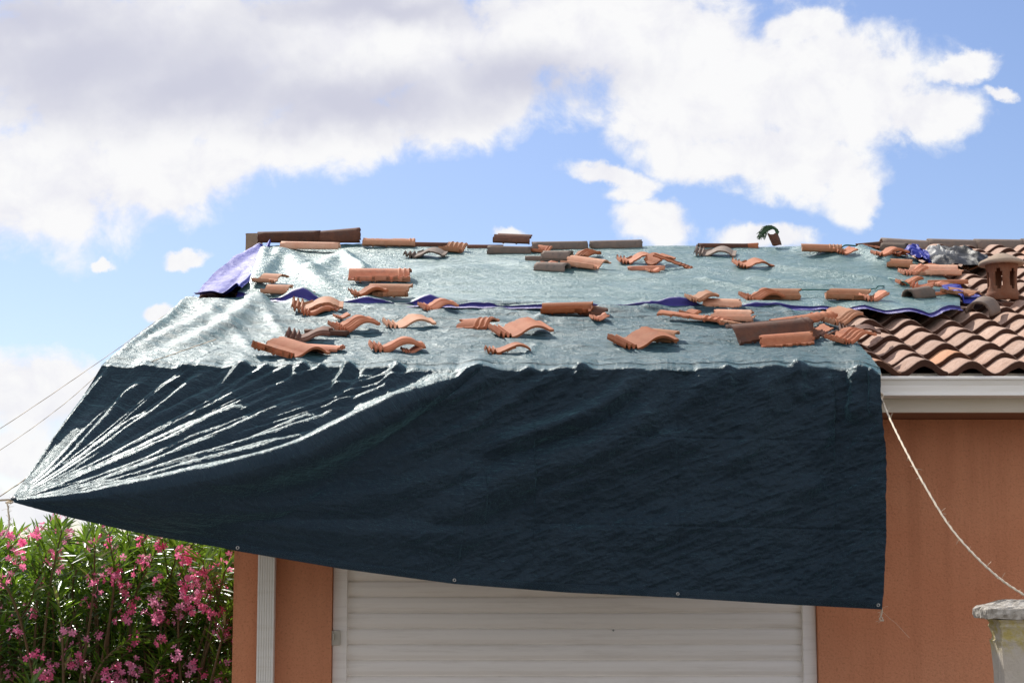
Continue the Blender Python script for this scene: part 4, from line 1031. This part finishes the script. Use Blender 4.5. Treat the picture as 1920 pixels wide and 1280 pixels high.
# ------------------------------------------------------------------ ropes
def rope(pts, r, label, n=120, fuzz=0, seg=8):
    cs = catmull(pts, n); V, Fc = tube_mesh(cs, r, seg, twist=.5)
    if fuzz:
        for _ in range(fuzz):
            c = cs[random.randrange(4, n-4)]; d = Vector([random.uniform(-1, 1), random.uniform(-.5, .5), random.uniform(-1, 1)]).normalized()*random.uniform(.01, .035)
            v_, f_ = tube_mesh([c, c+d*.5+Vector((0, 0, .002)), c+d], .0007, 3); k = len(V); V += v_; Fc += [tuple(a+k for a in f) for f in f_]
    o = link('rope', pymesh('rope', V, Fc), None, 'rope', True); tag(o, label, 'rope')
    return o
rope([P1(1651, 700, 7.87), P1(1649, 722, 7.83), P1(1648, 741, 7.80)], .004, 'short pale rope from the eave down to the knot at the tarpaulin corner', 20)
rope([P1(1640, 738, 7.80), P1(1650, 742, 7.79), P1(1672, 792, 7.40), P1(1700, 848, 7.05), P1(1735, 912, 6.80), P1(1780, 985, 6.60), P1(1830, 1043, 6.45), P1(1880, 1088, 6.35), P1(1935, 1124, 6.28)], .0040, 'pale hemp rope sagging from the tarpaulin corner down to the stone pillar', 160, 34)
V = []; Fc = []
for i in range(5):
    an = i*1.3
    v_, f_ = tube_mesh(catmull([P1(1648+8*math.cos(an+k*1.6), 742+7*math.sin(an+k*1.6), 7.80+.006*math.sin(k*2)) for k in range(5)], 14), .0035, 5); k = len(V); V += v_; Fc += [tuple(a+k for a in f) for f in f_]
o = link('rope_knot', pymesh('rope_knot', V, Fc), None, 'rope', True); tag(o, 'pale knot tying the rope to the right corner of the hanging tarpaulin', 'knot')
rope([P1(1650, 1130, 7.80), P1(1654, 1142, 7.80), P1(1652, 1154, 7.80), P1(1649, 1160, 7.80), P1(1656, 1163, 7.80), P1(1653, 1156, 7.80)], .0025, 'small dangling rope end at the lower right corner of the hanging tarpaulin', 30, 14)
rope([P1(1655, 1146, 7.80), P1(1670, 1160, 7.78), P1(1682, 1170, 7.76), P1(1705, 1195, 7.72)], .0006, 'hair-thin thread trailing right from the lower right tarpaulin corner', 20, 0, 4)
rope([rp(365, 553, .06), P1(300, 597, 9.6), P1(180, 682, 8.9), P1(-40, 829, 8.0), P1(-620, 1190, 6.4)], .0016, 'upper thin line running from the gable edge out to the left against the sky', 60, 0, 6)
rope([rp(300, 612, .06), P1(200, 688, 8.5), P1(110, 765, 8.0), P1(-40, 870, 7.5), P1(-620, 1245, 6.2)], .0013, 'lower thin line running parallel below the upper one against the cloud', 60, 0, 6)
rope([rp(405, 636, .09), rp(330, 662, .10), P1(262, 690, 7.86), P1(180, 762, 7.66), P1(110, 836, 7.40), P1(50, 895, 7.18), P1(-30, 950, 6.95), P1(-500, 1270, 6.2)], .0022, 'thin cream line crossing the front of the folds on the left of the tarpaulin', 80, 0, 6)
rope([P1(24, 941, 7.20), P1(12, 942, 7.22), P1(-30, 940, 7.15), P1(-700, 1010, 6.3)], .004, 'pale rope holding out the pointed left corner of the tarpaulin', 20, 0, 6)
rope([P1(14, 942, 7.215), P1(16, 960, 7.2), P1(17, 985, 7.2), P1(10, 1002, 7.2), P1(2, 1010, 7.2)], .0035, 'loose rope tail hanging below the pointed left corner of the tarpaulin', 30, 14, 6)

# ------------------------------------------------------------------ pillar
YP = 6.5
pc = P1(1965, 1122, YP); px0 = float(on_Y(1880, 1200, YP)[0]); cap0 = float(on_Y(1851, 1150, YP-.03)[0])
wdt = 0.42; dpt = 0.135
xc = px0+wdt/2; ztop = float(on_Y(1880, 1160, YP)[2])
pil = thing('stone_pillar', 'cream stone gate pillar with a rough lichen-stained cap at the lower right', 'pillar', (xc, YP+dpt/2, 0))
bm = bmesh.new(); h = wdt/2
lev = [(h, .0), (h, ztop-.20), (h+.006, ztop-.10), (h+.010, ztop-.083), (h+.002, ztop-.079), (h+.001, ztop-.065), (h+.006, ztop-.04), (h+.012, ztop-.028), (h+.006, ztop-.018), (h+.018, ztop-.002)]
rings = []
for hh, z in lev:
    ring = []
    N = 14
    for s in range(4):
        for k in range(N):
            t = -1+2*k/N; c = [(t, -1), (1, t), (-t, 1), (-1, -t)][s]
            ring.append(bm.verts.new((c[0]*hh+random.uniform(-.0015, .0015), c[1]*(hh-h+dpt/2)+random.uniform(-.0015, .0015), z)))
    rings.append(ring)
for a, b in zip(rings[:-1], rings[1:]):
    for i in range(len(a)): j = (i+1) % len(a); bm.faces.new((a[i], a[j], b[j], b[i]))
bm.faces.new(rings[-1]); shaft = bm_obj('shaft', bm, 'stone', pil)
# material uses object z near the top: move mesh origin to the top
for v_ in shaft.data.vertices: v_.co.z -= ztop
shaft.location.z = ztop
bm = bmesh.new(); hc = xc-cap0; N = 22; rings = []
for hh, z in ((hc-.035, .0), (hc-.004, .002), (hc, .016), (hc-.002, .036), (hc-.012, .044), (hc-.04, .052), (hc-.075, .066), (hc-.094, .070)):
    ring = []
    for s in range(4):
        for k in range(N):
            t = -1+2*k/N; c = [(t, -1), (1, t), (-t, 1), (-1, -t)][s]; q = .0035
            ring.append(bm.verts.new((c[0]*hh+random.uniform(-q, q), c[1]*max(hh-hc+dpt/2+.03, .01)+random.uniform(-q, q), z+random.uniform(-q, q)*(z > .001))))
    rings.append(ring)
for a, b in zip(rings[:-1], rings[1:]):
    for i in range(len(a)): j = (i+1) % len(a); bm.faces.new((a[i], a[j], b[j], b[i]))
bm.faces.new(rings[-1]); bm.faces.new(rings[0][::-1]); o = bm_obj('cap', bm, 'cap', pil); o.location.z = ztop

# ------------------------------------------------------------------ oleander
ole = thing('oleander_bush', 'tall oleander bush with narrow green leaves and pink flower clusters at the lower left', 'bush', (-2.6, 9.6, 0))
rg = random.Random(5)
LV = []; LF = []; LT = []; SV = []; SF = []
def leaf(c, d, n, L, w, ti):
    s = d.cross(n).normalized(); k = len(LV); b = n*(-.12*L)
    for t, ww in ((0, .12), (.25, .85), (.5, 1.0), (.75, .7), (1, .03)):
        mid = c+d*(L*t)+b*(t*t)
        fold_ = n*(.22*w*ww)
        LV.extend([mid-s*(w*ww*.5)+fold_, mid, mid+s*(w*ww*.5)+fold_])
    for i in range(4):
        a = k+i*3; LF.append((a, a+1, a+4, a+3)); LF.append((a+1, a+2, a+5, a+4)); LT.extend([ti, ti])
for i in range(430):
    x = rg.uniform(-4.0, -.9); y = rg.uniform(8.85, 10.9)
    if y < 9.0 and x > XWL-.12: x = XWL-.2-rg.random()
    x = min(x, XWL-.10)
    zt_ = rg.uniform(1.36, 1.72)+(y-9)*.04 if rg.random() < .75 else rg.uniform(.9, 1.4)
    top = Vector((x+rg.uniform(-.35, .35), y+rg.uniform(-.35, .2), zt_)); top.x = min(top.x, XWL-.08); bot = Vector((x*.8-.5, y*.6+3.9, .2))
    midp = (top*.7+bot*.3)+Vector((rg.uniform(-.2, .12), rg.uniform(-.2, .2), .05))
    cs = catmull([bot, midp, top], 14)
    v_, f_ = tube_mesh(cs, .008, 5, taper=[1.3-.9*q/14 for q in range(15)]); k = len(SV); SV += v_; SF += [tuple(a+k for a in f) for f in f_]
    for q in range(5, 15):
        p = cs[q]; 
        for e in range(2):
            pp = p+(cs[min(q+1, 14)]-p)*(e*.5); ax = (cs[min(q+1, 14)]-cs[q-1]).normalized(); ph = rg.uniform(0, 6.28)
            for w3 in range(3):
                if rg.random() < .12: continue
                an = ph+w3*2.09; a = ax.orthogonal().normalized(); b = ax.cross(a); side = a*math.cos(an)+b*math.sin(an)
                up_ = .35+.9*(q/14)*rg.uniform(.4, 1.1); d = (side+ax*up_+Vector((0, 0, rg.uniform(-.25, .15)))).normalized(); n_ = (ax-d*ax.dot(d)).normalized()
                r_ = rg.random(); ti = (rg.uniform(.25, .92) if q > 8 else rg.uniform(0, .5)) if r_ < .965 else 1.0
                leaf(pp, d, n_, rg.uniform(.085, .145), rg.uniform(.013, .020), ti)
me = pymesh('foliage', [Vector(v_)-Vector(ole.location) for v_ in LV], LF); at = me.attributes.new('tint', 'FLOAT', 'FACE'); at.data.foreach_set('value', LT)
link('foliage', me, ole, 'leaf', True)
link('stems', pymesh('stems', [Vector(v_)-Vector(ole.location) for v_ in SV], SF), ole, 'stem')
def floret(V, Fc, c, n, r):
    a = n.orthogonal().normalized(); b = n.cross(a); ph = rg.uniform(0, 6)
    k0 = len(V); V.extend([c, c+a*.0015-n*.002]); Fc.append((0, 1, k0, k0+1))
    for k5 in range(5):
        an = ph+k5*2*math.pi/5; d = a*math.cos(an)+b*math.sin(an); s = n.cross(d); k = len(V)-1
        V.extend([c+d*r*.45-s*r*.28+n*r*.22, c+d*r*.95-s*r*.38+n*r*.30, c+d*r*1.05+s*r*.18+n*r*.34, c+d*r*.5+s*r*.25+n*r*.18])
        Fc.append((k0, k+1, k+2, k+3, k+4))
FLW = [(60, 1000), (200, 1005), (260, 1010), (170, 1020), (300, 1022), (40, 1015), (220, 1040), (12, 1000), (128, 1005), (235, 1100), (60, 1225), (300, 1200), (190, 1190), (15, 1140),(110, 965), (150, 962), (80, 985), (95, 1040), (110, 1065), (25, 1050), (8, 1082), (70, 1100), (285, 1045), (265, 1062), (340, 1030), (350, 1038), (365, 1045), (380, 1068), (360, 1080), (398, 1062), (430, 1045), (215, 1080), (225, 1078), (297, 1085),
       (180, 1097), (176, 1083), (345, 1085), (375, 1075), (410, 1095), (366, 1110), (372, 1090), (345, 1105), (390, 1105), (370, 1118), (250, 1132), (165, 1130), (230, 1145), (238, 1160), (293, 1128), (290, 1150), (300, 1160), (345, 1138), (358, 1147), (336, 1155), (380, 1135), (400, 1145), (422, 1155),
       (250, 1200), (418, 1183), (424, 1193), (335, 1222), (148, 1212), (125, 1235), (142, 1235), (105, 1245), (90, 1262), (85, 1258), (220, 1250), (240, 1248), (252, 1256), (225, 1266), (212, 1272), (360, 1252), (375, 1258), (312, 1270), (195, 1265), (430, 1240), (415, 1275), (20, 1270), (165, 1250), (30, 1190), (55, 1150), (130, 1180)]
for i, (fx_, fy_) in enumerate(FLW):
    Y = rg.uniform(8.62, 8.95); c = P1(min(fx_, 428), fy_, Y); V = [Vector((0, .03, -.02)), Vector((.002, .03, -.02))]; Fc = []
    nn = rg.randint(4, 9)
    for q in range(nn):
        of = Vector((rg.gauss(0, .024), rg.gauss(0, .02), rg.gauss(0, .022))); n_ = (of.normalized()+Vector((0, -.7, .5))).normalized(); floret(V, Fc, of, n_, rg.uniform(.014, .021))
    o = link('flower_cluster', pymesh('flower_cluster', V, Fc), ole, 'petal'); o.location = c-Vector(ole.location)

# ------------------------------------------------------------------ neighbour beyond the bush
nb = thing('neighbour_house', 'low salmon-plastered neighbouring house glimpsed behind the oleander', 'house', (-7, 19, 0))
bm = bmesh.new(); add_box(bm, -6, 6.2, 0, 6, 0, 1.66); bm_obj('wall', bm, 'plaster', nb)
bm = bmesh.new(); extrude_x(bm, [(-.4, 1.68), (3, 1.75), (6.4, 1.68), (6.4, 1.662), (-.4, 1.662)], -6.3, 6.4); bm_obj('roof', bm, 'clay_grey', nb)
